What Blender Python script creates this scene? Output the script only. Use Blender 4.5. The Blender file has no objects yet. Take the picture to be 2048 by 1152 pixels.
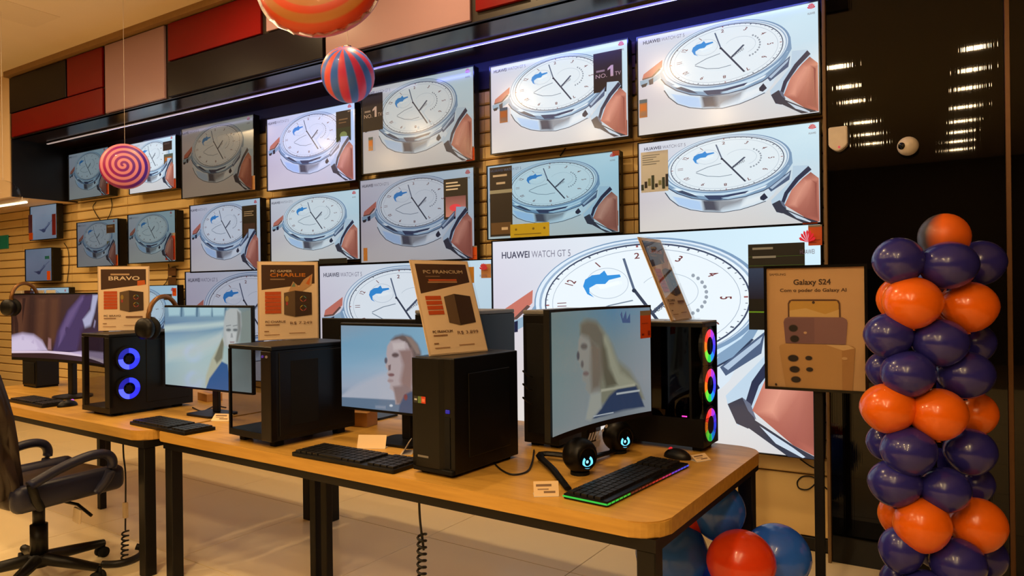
import bpy, bmesh, math, random
from mathutils import Vector, Matrix
import numpy as np

R = math.radians
sc = bpy.context.scene
col = sc.collection
random.seed(7)

# ------------------------------------------------------------------ camera
F, H, YAW, ROLL, HY = 1400.0, 1.45, R(31.3), 0.012, 578.0      # in pixels of the 2048x1152 frame
cam = bpy.data.cameras.new('camera'); camo = bpy.data.objects.new('camera', cam); col.objects.link(camo)
cam.sensor_width = 36.0; cam.lens = F / 2048 * 36.0; cam.shift_y = (HY - 576) / 2048
cam.clip_start = 0.05; cam.clip_end = 100
camo.matrix_world = Matrix.Translation((0, 0, H)) @ Matrix.Rotation(YAW, 4, 'Z') @ Matrix.Rotation(R(90), 4, 'X') @ Matrix.Rotation(-ROLL, 4, 'Z')
sc.camera = camo
# ------------------------------------------------------------------ world, exposure
sc.view_settings.view_transform = 'Standard'; sc.view_settings.look = 'None'
sc.view_settings.exposure = 0.0; sc.view_settings.gamma = 1.0; sc.view_settings.use_curve_mapping = False
W = bpy.data.worlds.new('world'); sc.world = W; W.use_nodes = True
W.node_tree.nodes['Background'].inputs[0].default_value = (1.0, 0.8, 0.6, 1); W.node_tree.nodes['Background'].inputs[1].default_value = 0.02
LAMP_W = 15.0                       # watts per ceiling downlight
LAMP_C = (1.0, 0.69, 0.36)
CEIL = 3.72

# ------------------------------------------------------------------ pixel -> place helpers
_c, _s, _cy, _sy = math.cos(ROLL), math.sin(ROLL), math.cos(YAW), math.sin(YAW)
def ray(x, y):
    u, v = x - 1024, y - HY
    a = (u*_c - v*_s) / F; b = (u*_s + v*_c) / F
    return Vector((a*_cy - _sy, a*_sy + _cy, -b))
O = Vector((0, 0, H))
def onY(x, y, Y): r = ray(x, y); return O + r*(Y/r.y)
def onZ(x, y, Z): r = ray(x, y); return O + r*((Z-H)/r.z)
def atF(x, y, f):                    # at forward distance f (metres) from the lens
    return O + ray(x, y)*f

# ------------------------------------------------------------------ materials
def lin(c):
    f = lambda v: v/12.92 if v <= .04045 else ((v+.055)/1.055)**2.4
    return tuple(f(v/255.) for v in c[:3]) + (1.0,)
MATS = {}
def mat(name, rgb, rough=.5, metal=0., var=.12, scale=25., bump=0., emit=None, es=1., spec=.5, coat=0., trans=0., ior=1.45, aniso=0.):
    if name in MATS: return MATS[name]
    m = bpy.data.materials.new(name); m.use_nodes = True; nt = m.node_tree; p = nt.nodes['Principled BSDF']
    tc = nt.nodes.new('ShaderNodeTexCoord'); nz = nt.nodes.new('ShaderNodeTexNoise'); nz.inputs['Scale'].default_value = scale; nz.inputs['Detail'].default_value = 3
    nt.links.new(tc.outputs['Object'], nz.inputs['Vector'])
    mx = nt.nodes.new('ShaderNodeMix'); mx.data_type = 'RGBA'
    c = lin(rgb); mx.inputs[6].default_value = tuple(v*(1-var) for v in c[:3]) + (1,); mx.inputs[7].default_value = tuple(min(1, v*(1+var)) for v in c[:3]) + (1,)
    nt.links.new(nz.outputs['Fac'], mx.inputs[0]); nt.links.new(mx.outputs[2], p.inputs['Base Color'])
    p.inputs['Roughness'].default_value = rough; p.inputs['Metallic'].default_value = metal; p.inputs['Specular IOR Level'].default_value = spec
    p.inputs['Coat Weight'].default_value = coat; p.inputs['Transmission Weight'].default_value = trans; p.inputs['IOR'].default_value = ior
    p.inputs['Anisotropic'].default_value = aniso
    if emit: p.inputs['Emission Color'].default_value = lin(emit); p.inputs['Emission Strength'].default_value = es
    if bump:
        b = nt.nodes.new('ShaderNodeBump'); b.inputs['Strength'].default_value = bump; b.inputs['Distance'].default_value = .01
        nt.links.new(nz.outputs['Fac'], b.inputs['Height']); nt.links.new(b.outputs['Normal'], p.inputs['Normal'])
    MATS[name] = m; return m
def wood(name, a, b, stretch=(1.2, 14, 14), rough=.42):
    m = bpy.data.materials.new(name); m.use_nodes = True; nt = m.node_tree; p = nt.nodes['Principled BSDF']
    tc = nt.nodes.new('ShaderNodeTexCoord'); mp = nt.nodes.new('ShaderNodeMapping'); mp.inputs['Scale'].default_value = stretch
    nz = nt.nodes.new('ShaderNodeTexNoise'); nz.inputs['Scale'].default_value = 3; nz.inputs['Detail'].default_value = 5
    cr = nt.nodes.new('ShaderNodeValToRGB'); cr.color_ramp.elements[0].position = .3; cr.color_ramp.elements[1].position = .75
    cr.color_ramp.elements[0].color = lin(a); cr.color_ramp.elements[1].color = lin(b)
    nt.links.new(tc.outputs['Object'], mp.inputs[0]); nt.links.new(mp.outputs[0], nz.inputs['Vector']); nt.links.new(nz.outputs['Fac'], cr.inputs[0]); nt.links.new(cr.outputs[0], p.inputs['Base Color'])
    p.inputs['Roughness'].default_value = rough
    MATS[name] = m; return m
def screen_mat(name, tint=(1, 1, 1), strength=1., rough=.16):
    m = bpy.data.materials.new(name); m.use_nodes = True; nt = m.node_tree; p = nt.nodes['Principled BSDF']
    at = nt.nodes.new('ShaderNodeAttribute'); at.attribute_name = 'Col'
    mx = nt.nodes.new('ShaderNodeMix'); mx.data_type = 'RGBA'; mx.blend_type = 'MULTIPLY'; mx.inputs[0].default_value = 1; mx.inputs[7].default_value = tuple(tint) + (1,)
    nt.links.new(at.outputs['Color'], mx.inputs[6]); nt.links.new(mx.outputs[2], p.inputs['Emission Color'])
    nt.links.new(at.outputs['Alpha'], p.inputs['Alpha']); p.inputs['Emission Strength'].default_value = strength; p.inputs['Base Color'].default_value = (.01, .01, .012, 1); p.inputs['Roughness'].default_value = rough
    return m
def print_mat(name, rough=.45):
    m = bpy.data.materials.new(name); m.use_nodes = True; nt = m.node_tree; p = nt.nodes['Principled BSDF']
    at = nt.nodes.new('ShaderNodeAttribute'); at.attribute_name = 'Col'; nt.links.new(at.outputs['Color'], p.inputs['Base Color'])
    p.inputs['Roughness'].default_value = rough
    return m

# ------------------------------------------------------------------ scene graph helpers
def thing(name, label, cat, loc=(0, 0, 0), rz=0., group=None):
    o = bpy.data.objects.new(name, None); o.empty_display_size = .05; col.objects.link(o)
    o.location = loc; o.rotation_euler = (0, 0, rz); o['label'] = label; o['category'] = cat
    if group: o['group'] = group
    return o
def tag(o, label, cat, group=None):
    o['label'] = label; o['category'] = cat
    if group: o['group'] = group
    return o
def mk(name, bm, m, parent=None, smooth=False, loc=None, rot=None):
    me = bpy.data.meshes.new(name); bm.normal_update(); bm.to_mesh(me); bm.free()
    me.materials.append(m)
    if smooth:
        for p in me.polygons: p.use_smooth = True
    o = bpy.data.objects.new(name, me); col.objects.link(o)
    if parent: o.parent = parent
    if loc is not None: o.location = loc
    if rot is not None: o.rotation_euler = rot
    return o
def inst(name, src, parent, loc=None, rot=None, scale=None):
    o = bpy.data.objects.new(name, src.data); col.objects.link(o)
    if parent: o.parent = parent
    if loc is not None: o.location = loc
    if rot is not None: o.rotation_euler = rot
    if scale is not None: o.scale = scale
    return o
def struct(o): o['kind'] = 'structure'; return o
def B(): return bmesh.new()
def box(bm, c, s, bevel=0., seg=2, M=None):
    r = bmesh.ops.create_cube(bm, size=1.0); vs = r['verts']
    T = Matrix.Translation(c) @ Matrix.Diagonal((s[0], s[1], s[2], 1))
    if M is not None: T = M @ T
    bmesh.ops.transform(bm, matrix=T, verts=vs)
    if bevel:
        es = list({e for v in vs for e in v.link_edges})
        bmesh.ops.bevel(bm, geom=es, offset=bevel, segments=seg, profile=.5, affect='EDGES', clamp_overlap=True)
    return bm
def b3(x0, x1, y0, y1, z0, z1): return ((x0+x1)/2, (y0+y1)/2, (z0+z1)/2), (abs(x1-x0), abs(y1-y0), abs(z1-z0))
def prism(bm, pts, z0, z1):          # polygon in xy extruded in z
    lo = [bm.verts.new((x, y, z0)) for x, y in pts]; hi = [bm.verts.new((x, y, z1)) for x, y in pts]
    n = len(pts); bm.faces.new(lo[::-1]); bm.faces.new(hi)
    for i in range(n): bm.faces.new((lo[i], lo[(i+1) % n], hi[(i+1) % n], hi[i]))
    return bm
def rrect(x0, y0, x1, y1, rs, n=8):   # rs: radii at (x0y0, x1y0, x1y1, x0y1)
    out = []
    for (cx, cy, a0), r in zip(((x0, y0, 180), (x1, y0, 270), (x1, y1, 0), (x0, y1, 90)), rs):
        sx = 1 if cx == x0 else -1; sy = 1 if cy == y0 else -1
        for k in range(n+1):
            a = R(a0 + 90*k/n); out.append((cx + sx*r + r*math.cos(a), cy + sy*r + r*math.sin(a)))
    return out
def tube(bm, path, r, n=8, closed=False):
    P = [Vector(p) for p in path]; N = len(P); rings = []
    for i, p in enumerate(P):
        t = (P[min(i+1, N-1)] - P[max(i-1, 0)]).normalized()
        up = Vector((0, 0, 1)) if abs(t.z) < .95 else Vector((0, 1, 0))
        a = t.cross(up).normalized(); b = t.cross(a)
        rr = r[i] if isinstance(r, (list, tuple)) else r
        rings.append([bm.verts.new(p + a*rr*math.cos(2*math.pi*k/n) + b*rr*math.sin(2*math.pi*k/n)) for k in range(n)])
    for i in range(N-1):
        for k in range(n):
            bm.faces.new((rings[i][k], rings[i][(k+1) % n], rings[i+1][(k+1) % n], rings[i+1][k]))
    bm.faces.new(rings[0]); bm.faces.new(rings[-1][::-1])
    return bm
def lathe(bm, prof, n=24, M=None):    # prof: (r, z)
    rings = []
    for r, z in prof:
        if r < 1e-6: rings.append([bm.verts.new((0, 0, z))])
        else: rings.append([bm.verts.new((r*math.cos(2*math.pi*k/n), r*math.sin(2*math.pi*k/n), z)) for k in range(n)])
    nv = [v for rg in rings for v in rg]
    for a, b in zip(rings, rings[1:]):
        for k in range(n):
            k2 = (k+1) % n
            if len(a) == 1 and len(b) == 1: continue
            if len(a) == 1: bm.faces.new((a[0], b[k2], b[k]))
            elif len(b) == 1: bm.faces.new((a[k], a[k2], b[0]))
            else: bm.faces.new((a[k], a[k2], b[k2], b[k]))
    if len(rings[0]) > 1: bm.faces.new(rings[0][::-1])
    if len(rings[-1]) > 1: bm.faces.new(rings[-1])
    if M is not None: bmesh.ops.transform(bm, matrix=M, verts=nv)
    return bm
def cyl(bm, p, q, r, n=16):
    p, q = Vector(p), Vector(q); d = q - p
    return lathe(bm, [(r, 0), (r, d.length)], n, Matrix.Translation(p) @ d.to_track_quat('Z', 'Y').to_matrix().to_4x4())
def curve_pts(ctrl, n=8):             # Catmull-Rom through control points
    P = [Vector(p) for p in ctrl]; P = [P[0]*2 - P[1]] + P + [P[-1]*2 - P[-2]]; out = []
    for i in range(1, len(P)-2):
        for k in range(n):
            t = k/n; a, b, c, d = P[i-1], P[i], P[i+1], P[i+2]
            out.append(.5*((2*b) + (c-a)*t + (2*a-5*b+4*c-d)*t*t + (3*b-a-3*c+d)*t**3))
    out.append(P[-2]); return out

# ------------------------------------------------------------------ flat pictures (screens and print) drawn as coloured polygons
_TX = {}
def text_mesh(s):
    if s in _TX: return _TX[s]
    cu = bpy.data.curves.new('t', 'FONT'); cu.body = s; cu.size = 1; cu.resolution_u = 3
    o = bpy.data.objects.new('t', cu); col.objects.link(o)
    dg = bpy.context.evaluated_depsgraph_get(); dg.update(); e = o.evaluated_get(dg); me = e.to_mesh()
    vs = [(v.co.x, v.co.y) for v in me.vertices]; fs = [tuple(p.vertices) for p in me.polygons]
    e.to_mesh_clear(); bpy.data.objects.remove(o); bpy.data.curves.remove(cu)
    xs = [v[0] for v in vs] or [0, 1]
    _TX[s] = (vs, fs, min(xs), max(xs)); return _TX[s]
class Pic:
    EPS = .00018
    def __init__(s, fn=None): s.v = []; s.f = []; s.c = []; s.L = 0; s.fn = fn; s.clip = None
    def m(s, p): return s.fn(p) if s.fn else p
    def _add(s, pts, cols, faces):
        b = len(s.v)
        for p, c in zip(pts, cols):
            x, y = p
            if s.clip: x = min(max(x, s.clip[0]), s.clip[2]); y = min(max(y, s.clip[1]), s.clip[3])
            s.v.append((x, -s.L*s.EPS, y)); s.c.append(c)
        for f in faces: s.f.append(tuple(b+i for i in f))
        s.L += 1
    def poly(s, pts, c, cs=None):
        P = [s.m(p) for p in pts]; s._add(P, [lin(k) for k in cs] if cs else [lin(c)]*len(P), [tuple(range(len(P)))]); return s
    def soft(s, pts, c, fe, cs=None):            # polygon with a feathered outline (fe in local metres)
        P = [Vector(s.m(p)) for p in pts]; n = len(P); A = sum(P[i].x*P[(i+1) % n].y - P[(i+1) % n].x*P[i].y for i in range(n)); sg = 1 if A > 0 else -1
        inn, outr = [], []
        for i in range(n):
            e1 = (P[i]-P[i-1]).normalized(); e2 = (P[(i+1) % n]-P[i]).normalized(); nn = Vector((e1.y+e2.y, -e1.x-e2.x))*sg
            nn = nn.normalized() if nn.length > 1e-6 else Vector((0, 0)); inn.append(tuple(P[i]-nn*fe*.5)); outr.append(tuple(P[i]+nn*fe*.5))
        C = [lin(k) for k in cs] if cs else [lin(c)]*n
        s._add(inn+outr, C+[k[:3]+(0.,) for k in C], [tuple(range(n))]+[(i, (i+1) % n, n+(i+1) % n, n+i) for i in range(n)]); return s
    def sell(s, cx, cy, rx, ry, c, fe, n=20): return s.soft([(cx+rx*math.cos(2*math.pi*k/n), cy+ry*math.sin(2*math.pi*k/n)) for k in range(n)], c, fe)
    def rect(s, x0, y0, x1, y1, c, c2=None):     # c2: colour at the top
        P = [(x0, y0), (x1, y0), (x1, y1), (x0, y1)]; return s.poly(P, c, [c, c, c2, c2] if c2 else None)
    def grid(s, x0, y0, x1, y1, rows):           # rows of colours, bottom to top
        ny, nx = len(rows), len(rows[0]); P = []; C = []; Fs = []
        for j in range(ny):
            for i in range(nx):
                P.append(s.m((x0+(x1-x0)*i/(nx-1), y0+(y1-y0)*j/(ny-1)))); C.append(lin(rows[j][i]))
        for j in range(ny-1):
            for i in range(nx-1): Fs.append((j*nx+i, j*nx+i+1, (j+1)*nx+i+1, (j+1)*nx+i))
        s._add(P, C, Fs); return s
    def ell(s, cx, cy, rx, ry, c, rot=0., n=40, a0=0., a1=360.):
        P = [(cx + rx*math.cos(t)*math.cos(rot) - ry*math.sin(t)*math.sin(rot), cy + rx*math.cos(t)*math.sin(rot) + ry*math.sin(t)*math.cos(rot)) for t in [R(a0+(a1-a0)*k/n) for k in range(n if a1-a0 >= 360 else n+1)]]
        return s.poly(P, c)
    def ring(s, cx, cy, rx, ry, w, c, rot=0., a0=0., a1=360., n=56):
        P = []; Fs = []
        for k in range(n+1):
            t = R(a0+(a1-a0)*k/n)
            for g in (-.5, .5):
                x, y = (rx+g*w)*math.cos(t), (ry+g*w)*math.sin(t); P.append(s.m((cx+x*math.cos(rot)-y*math.sin(rot), cy+x*math.sin(rot)+y*math.cos(rot))))
        for k in range(n): Fs.append((2*k, 2*k+2, 2*k+3, 2*k+1))
        s._add(P, [lin(c)]*len(P), Fs); return s
    def line(s, pts, w, c):
        P = [Vector(s.m(p)) for p in pts]; V = []; Fs = []
        for i, p in enumerate(P):
            t = (P[min(i+1, len(P)-1)] - P[max(i-1, 0)]).normalized(); nn = Vector((-t.y, t.x))*w/2; V += [tuple(p+nn), tuple(p-nn)]
        for i in range(len(P)-1): Fs.append((2*i, 2*i+1, 2*i+3, 2*i+2))
        s._add(V, [lin(c)]*len(V), Fs); return s
    def text(s, st, x, y, h, c, w=None, ax=(1, 0), ay=(0, 1), center=False, bold=0.):
        vs, fs, x0, x1 = text_mesh(st); k = h/.7; kx = (w/(x1-x0)) if w else k
        off = (x0+x1)/2 if center else x0; oy = .35 if center else 0
        reps = [(0, 0)] + ([(bold*h, 0), (0, bold*h), (bold*h, bold*h)] if bold else [])
        for dx, dy in reps:
            P = [s.m((x + ((a-off)*kx+dx)*ax[0] + ((b-oy)*k+dy)*ay[0], y + ((a-off)*kx+dx)*ax[1] + ((b-oy)*k+dy)*ay[1])) for a, b in vs]
            s._add(P, [lin(c)]*len(P), fs)
        return s
    def mesh(s, name, bend=None, nb=14):
        me = bpy.data.meshes.new(name); me.from_pydata(s.v, [], s.f)
        at = me.color_attributes.new('Col', 'FLOAT_COLOR', 'POINT'); at.data.foreach_set('color', [q for c in s.c for q in c])
        if bend:
            bm = bmesh.new(); bm.from_mesh(me); xs = [v.co.x for v in bm.verts]; a, b = min(xs), max(xs)
            for k in range(1, nb):
                bmesh.ops.bisect_plane(bm, geom=bm.verts[:]+bm.edges[:]+bm.faces[:], dist=1e-6, plane_co=(a+(b-a)*k/nb, 0, 0), plane_no=(1, 0, 0))
            for v in bm.verts: v.co.y += bend(v.co.x)
            bm.to_mesh(me); bm.free()
        return me
    def build(s, name, m, parent=None, loc=None, rot=None, bend=None):
        me = s.mesh(name, bend); me.materials.append(m); o = bpy.data.objects.new(name, me); col.objects.link(o)
        if parent: o.parent = parent
        if loc is not None: o.location = loc
        if rot is not None: o.rotation_euler = rot
        return o
PRINT = print_mat('printed_card'); PAPER = print_mat('matt_paper', .6)

# common materials
M_blk = mat('black_plastic', (11, 10, 10), .42, spec=.35); M_blkg = mat('black_gloss', (12, 12, 13), .15); M_metal = mat('black_metal', (20, 18, 17), .45, .2, spec=.35)
M_dark = mat('dark_rubber', (10, 10, 10), .75, spec=.3); M_steel = mat('steel', (150, 150, 155), .3, 1.); M_white = mat('white_plastic', (225, 215, 205), .4)
M_wood = wood('oak_laminate', (184, 138, 56), (208, 160, 72)); M_cable = mat('cable_black', (14, 13, 13), .5)
M_grey = mat('grey_plastic', (120, 120, 122), .45)
def glass_mat(name, tint, alpha_mix, rough=.03):
    m = bpy.data.materials.new(name); m.use_nodes = True; nt = m.node_tree; nt.nodes.remove(nt.nodes['Principled BSDF'])
    out = nt.nodes['Material Output']; tr = nt.nodes.new('ShaderNodeBsdfTransparent'); tr.inputs[0].default_value = tint + (1,)
    gl = nt.nodes.new('ShaderNodeBsdfGlossy'); gl.inputs['Roughness'].default_value = rough
    fr = nt.nodes.new('ShaderNodeFresnel'); fr.inputs[0].default_value = alpha_mix
    mx = nt.nodes.new('ShaderNodeMixShader'); ge = nt.nodes.new('ShaderNodeNewGeometry'); mu = nt.nodes.new('ShaderNodeMath'); mu.operation = 'MULTIPLY'; su = nt.nodes.new('ShaderNodeMath'); su.operation = 'SUBTRACT'; su.inputs[0].default_value = 1; nt.links.new(ge.outputs['Backfacing'], su.inputs[1]); nt.links.new(su.outputs[0], mu.inputs[0]); nt.links.new(fr.outputs[0], mu.inputs[1]); nt.links.new(mu.outputs[0], mx.inputs[0]); nt.links.new(tr.outputs[0], mx.inputs[1]); nt.links.new(gl.outputs[0], mx.inputs[2]); nt.links.new(mx.outputs[0], out.inputs[0])
    MATS[name] = m; return m
M_glass = glass_mat('clear_glass', (.9, .92, .92), 1.45); M_smoke = glass_mat('smoked_glass', (.80, .80, .80), 1.5); M_film = glass_mat('clear_film', (.97, .97, .97), 1.25, .05)

# ================================================================== SETTING
YW = 4.12                                    # face of the slatted wall
# floor with its tiles
bm = B(); box(bm, *b3(-12, 5, -7.2, 4.4, -.12, -.006)); floor = struct(mk('floor', bm, mat('tile_grout', (120, 96, 70), .8)))
fm = mat('porcelain_tile', (236, 218, 176), .28, var=.03, scale=2.2)
ts = .957; bm = B(); box(bm, (0, 0, -.005), (ts-.004, ts-.004, .010), .0015, 1); t0 = None
rot = R(-2.6); ct, st = math.cos(rot), math.sin(rot); ox, oy = -1.62, 3.20
for i in range(-9, 5):
    for j in range(-8, 1):
        x = (i+.5)*ts; y = (j+.5)*ts; wx, wy = ox + x*ct - y*st, oy + x*st + y*ct
        if not (-9.6 < wx < 2.6 and -3.2 < wy < 4.35): continue
        if t0 is None: t0 = mk('floor_tile', bm, fm, floor, loc=(wx, wy, 0), rot=(0, 0, rot))
        else: inst('floor_tile', t0, floor, (wx, wy, 0), (0, 0, rot))
# ceiling
bm = B(); box(bm, *b3(-12, 5, -7.2, 4.4, CEIL, CEIL+.1)); ceiling = struct(mk('ceiling', bm, mat('painted_plaster', (246, 230, 200), .8, var=.03, scale=3)))
p = onZ(38, 28, CEIL); bm = B(); box(bm, (0, 0, -.0015), (.42, .42, .003), .001, 1); mk('access_panel', bm, mat('painted_panel', (240, 224, 194), .7, var=.02), ceiling, loc=(p.x, p.y, CEIL))
# outer walls (behind and beside the camera)
wm = mat('shop_wall_paint', (84, 68, 54), .8, var=.05, scale=2)
bm = B(); box(bm, *b3(-12, 5, -7.3, -7.2, 0, CEIL)); struct(mk('wall_rear', bm, wm))
bm = B(); box(bm, *b3(4.9, 5, -7.2, 4.4, 0, CEIL)); struct(mk('wall_right', bm, wm))
bm = B(); box(bm, *b3(-12, -11.9, -7.2, 4.4, 0, CEIL)); struct(mk('wall_left', bm, wm))
# TV wall: backing board and slats
bm = B(); box(bm, *b3(-11.9, -.5, YW+.03, YW+.2, 0, CEIL)); wall_back = struct(mk('wall_back', bm, mat('groove_board', (120, 88, 48), .75)))
sm = mat('slatwall_board', (236, 204, 138), .5, var=.05, scale=4)
PITCH, SH = .0975, .0885; SECT = 1.105
def slat_bm(w):
    b = B(); prof = [(.03, 0), (.03, SH), (.010, SH), (0, SH-.008), (0, .008), (.010, 0)]   # (depth from face, z)
    L = [b.verts.new((-w/2, d, z)) for d, z in prof]; Rr = [b.verts.new((w/2, d, z)) for d, z in prof]
    n = len(prof); b.faces.new(L); b.faces.new(Rr[::-1])
    for i in range(n): b.faces.new((L[i], Rr[i], Rr[(i+1) % n], L[(i+1) % n]))
    bmesh.ops.recalc_face_normals(b, faces=b.faces[:]); return b
s0 = None
for i in range(9):
    xc = -.505 - SECT*(i+.5)
    for j in range(25):
        z = .415 + j*PITCH
        if z + SH > 2.86: continue
        if s0 is None: s0 = mk('slat', slat_bm(SECT-.006), sm, wall_back, loc=(xc, YW, z))
        else: inst('slat', s0, wall_back, (xc, YW, z))
for z0, z1 in ((.075, .405),):                       # plain boards below the slats
    for i in range(9):
        xc = -.505 - SECT*(i+.5); bm = B(); box(bm, (0, .016, (z1-z0)/2), (SECT-.005, .028, z1-z0), .004, 1); mk('lower_board', bm, sm, wall_back, loc=(xc, YW, z0))
bm = B(); box(bm, *b3(-11.9, -.5, YW-.005, YW+.03, 0, .07), .003, 1); struct(mk('baseboard_back', bm, mat('black_kick', (20, 18, 16), .5)))
# dark band above the slats, soffit, coloured fascia panels
YF, ZS, ZT = 3.47, 3.05, 3.655
bm = B(); box(bm, *b3(-9.6, -.5, YW, YW+.03, 2.86, CEIL)); struct(mk('trim_1', bm, mat('navy_band', (40, 38, 64), .5)))
bm = B(); box(bm, *b3(-8.1, -.42, YF+.02, YW, ZS, ZS+.05)); struct(mk('trim_2', bm, mat('soffit_gloss', (34, 23, 17), .2, var=.05, spec=.4)))
bm = B(); box(bm, *b3(-8.1, -.42, YF, YF+.05, ZS, CEIL)); fascia = struct(mk('trim_3', bm, mat('fascia_frame', (34, 24, 18), .4)))
bm = B(); box(bm, *b3(-8.1, -.42, YF-.06, YF, ZT+.012, CEIL)); struct(mk('trim_4', bm, mat('cove_edge', (150, 116, 74), .6)))
pm_red = mat('panel_red', (112, 10, 10), .34, var=.04, scale=2, spec=.15); pm_plum = mat('panel_plum', (17, 11, 18), .34, var=.05, scale=2, spec=.15); pm_pink = mat('panel_blush', (158, 126, 132), .3, var=.02, scale=2, spec=.15); pm_navy = mat('panel_navy', (16, 18, 52), .28, var=.05, scale=2, spec=.15)
def xf(px, py): return onY(px, py, YF).x
zm = 3.345
PAN = [(28, 250, 210, 226, ZS+.006, 3.29, pm_red), (24, 190, 136, 130, 3.30, ZT, pm_plum), (139, 150, 209, 130, 3.30, ZT, pm_red), (215, 150, 333, 120, ZS+.006, ZT, pm_pink),
       (341, 90, 526, 60, zm+.006, ZT, pm_red), (341, 180, 650, 100, ZS+.006, zm-.006, pm_plum), (537, 30, 650, 10, zm+.006, ZT, pm_pink), (656, 80, 944, 30, ZS+.006, ZT, pm_pink),
       (955, 30, 1058, 5, ZS+.05, ZT, pm_red), (1068, 5, 1290, -30, ZS+.05, ZT, pm_navy)]
for x0, y0, x1, y1, z0, z1, m in PAN:
    a, b = xf(x0, y0), xf(x1, y1); bm = B(); box(bm, ((a+b)/2, YF-.012, (z0+z1)/2), (b-a, .022, z1-z0), .003, 1); mk('panel', bm, m, fascia)
bm = B(); box(bm, *b3(-.38*0-1.2, -.44, YF-.023, YF-.001, ZS+.05, ZT), .003, 1); mk('panel', bm, pm_pink, fascia)
# LED strip under the soffit
def em(name, rgb, s): return mat(name, (20, 20, 20), .5, emit=rgb, es=s, var=0)
led = thing('led_strip', 'thin blue-violet LED light strip running under the soffit above the screens', 'light strip', (0, 3.77, ZS))
bm = B(); box(bm, *b3(-8.0, -.5, -.014, .014, -.012, 0)); mk('channel', bm, M_steel, led)
def ledmat():
    m = bpy.data.materials.new('led_glow'); m.use_nodes = True; nt = m.node_tree; p = nt.nodes['Principled BSDF']
    tc = nt.nodes.new('ShaderNodeTexCoord'); sp = nt.nodes.new('ShaderNodeSeparateXYZ'); mr = nt.nodes.new('ShaderNodeMapRange'); mr.inputs[1].default_value = -6.; mr.inputs[2].default_value = -2.6
    cr = nt.nodes.new('ShaderNodeValToRGB'); cr.color_ramp.elements[0].color = (.16, .14, .15, 1); cr.color_ramp.elements[1].color = (.10, .13, .80, 1)
    nt.links.new(tc.outputs['Object'], sp.inputs[0]); nt.links.new(sp.outputs[0], mr.inputs[0]); nt.links.new(mr.outputs[0], cr.inputs[0]); nt.links.new(cr.outputs[0], p.inputs['Emission Color']); p.inputs['Emission Strength'].default_value = 1.6
    return m
bm = B(); box(bm, *b3(-8.0, -.5, -.009, .009, -.018, -.012)); mk('diffuser', bm, ledmat(), led)
for xl, wl, cl in ((-1.9, 2.6, (.16, .2, 1.)), (-5.2, 3.6, (.5, .5, .9))):
    l = bpy.data.lights.new('strip_light', 'AREA'); l.shape = 'RECTANGLE'; l.size = wl; l.size_y = .02; l.energy = 9. if xl > -3 else 2.; l.color = cl
    o = bpy.data.objects.new('strip_light', l); col.objects.link(o); o.parent = led; o.location = (xl, .004, -.02); o.rotation_euler = (R(84), 0, 0)
# bulkhead at the far left: painted front, black side
bm = B(); box(bm, *b3(-11.9, -8.12, YF, YW+.03, 2.46, CEIL)); bulk = struct(mk('trim_5', bm, mat('bulkhead_paint', (222, 194, 156), .8, var=.03, scale=3)))
bm = B(); box(bm, *b3(-8.12, -8.10, YF+.01, YW, 2.46, ZS)); mk('side_panel', bm, mat('black_laminate', (14, 12, 12), .35), bulk)
# glossy black wall panel at the right
def anis():
    m = mat('black_glass_panel', (6, 5, 5), .02, spec=.4, var=.02, scale=1, aniso=0.)
    nt = m.node_tree; p = nt.nodes['Principled BSDF']; tc = nt.nodes.new('ShaderNodeTexCoord'); mp = nt.nodes.new('ShaderNodeMapping'); mp.inputs['Scale'].default_value = (150, 1, .25)
    nz = nt.nodes.new('ShaderNodeTexNoise'); nz.inputs['Scale'].default_value = 1; nz.inputs['Detail'].default_value = 2; b = nt.nodes.new('ShaderNodeBump'); b.inputs['Strength'].default_value = .6; b.inputs['Distance'].default_value = .0002
    nt.links.new(tc.outputs['Object'], mp.inputs[0]); nt.links.new(mp.outputs[0], nz.inputs['Vector']); nt.links.new(nz.outputs['Fac'], b.inputs['Height']); nt.links.new(b.outputs['Normal'], p.inputs['Normal'])
    return m
PB = 4.0
bm = B(); box(bm, *b3(-.485, .275, PB, PB+.2, 0, CEIL)); panel = struct(mk('wall_side', bm, anis()))
bm = B(); box(bm, *b3(.30, 4.9, PB+.02, PB+.2, 0, CEIL)); struct(mk('wall_side', bm, MATS['black_glass_panel']))
bm = B(); box(bm, *b3(.277, .298, PB-.02, PB+.15, 0, CEIL), .002, 1); struct(mk('trim_6', bm, mat('bronze_strip', (96, 66, 40), .35, .6)))
bm = B(); box(bm, *b3(-.503, -.487, PB-.03, YW+.05, 0, CEIL), .002, 1); struct(mk('trim_7', bm, mat('tan_edge', (120, 92, 56), .5)))

# ================================================================== CEILING DOWNLIGHTS
lens = mat('lamp_lens', (255, 240, 215), .4, emit=(255, 214, 150), es=14., var=0)
rim = mat('lamp_rim', (214, 200, 182), .5)
d0 = [None, None]
def downlight(x, y, label, group, watts):
    t = thing('ceiling_downlight', label, 'ceiling light', (x, y, CEIL - .014), 0, group)
    if d0[0] is None:
        bm = B(); prism(bm, rrect(-.085, -.085, .085, .085, (.01,)*4, 2), -.006, .014); d0[0] = mk('rim', bm, rim, t)
        bm = B(); box(bm, (0, 0, -.0085), (.13, .13, .005)); d0[1] = mk('lens', bm, lens, t)
    else: inst('rim', d0[0], t); inst('lens', d0[1], t)
    l = bpy.data.lights.new('lamp', 'AREA'); l.shape = 'SQUARE'; l.size = .13; l.energy = watts; l.color = LAMP_C; l.spread = R(180)
    o = bpy.data.objects.new('lamp', l); col.objects.link(o); o.parent = t; o.location = (0, 0, -.013)
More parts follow.
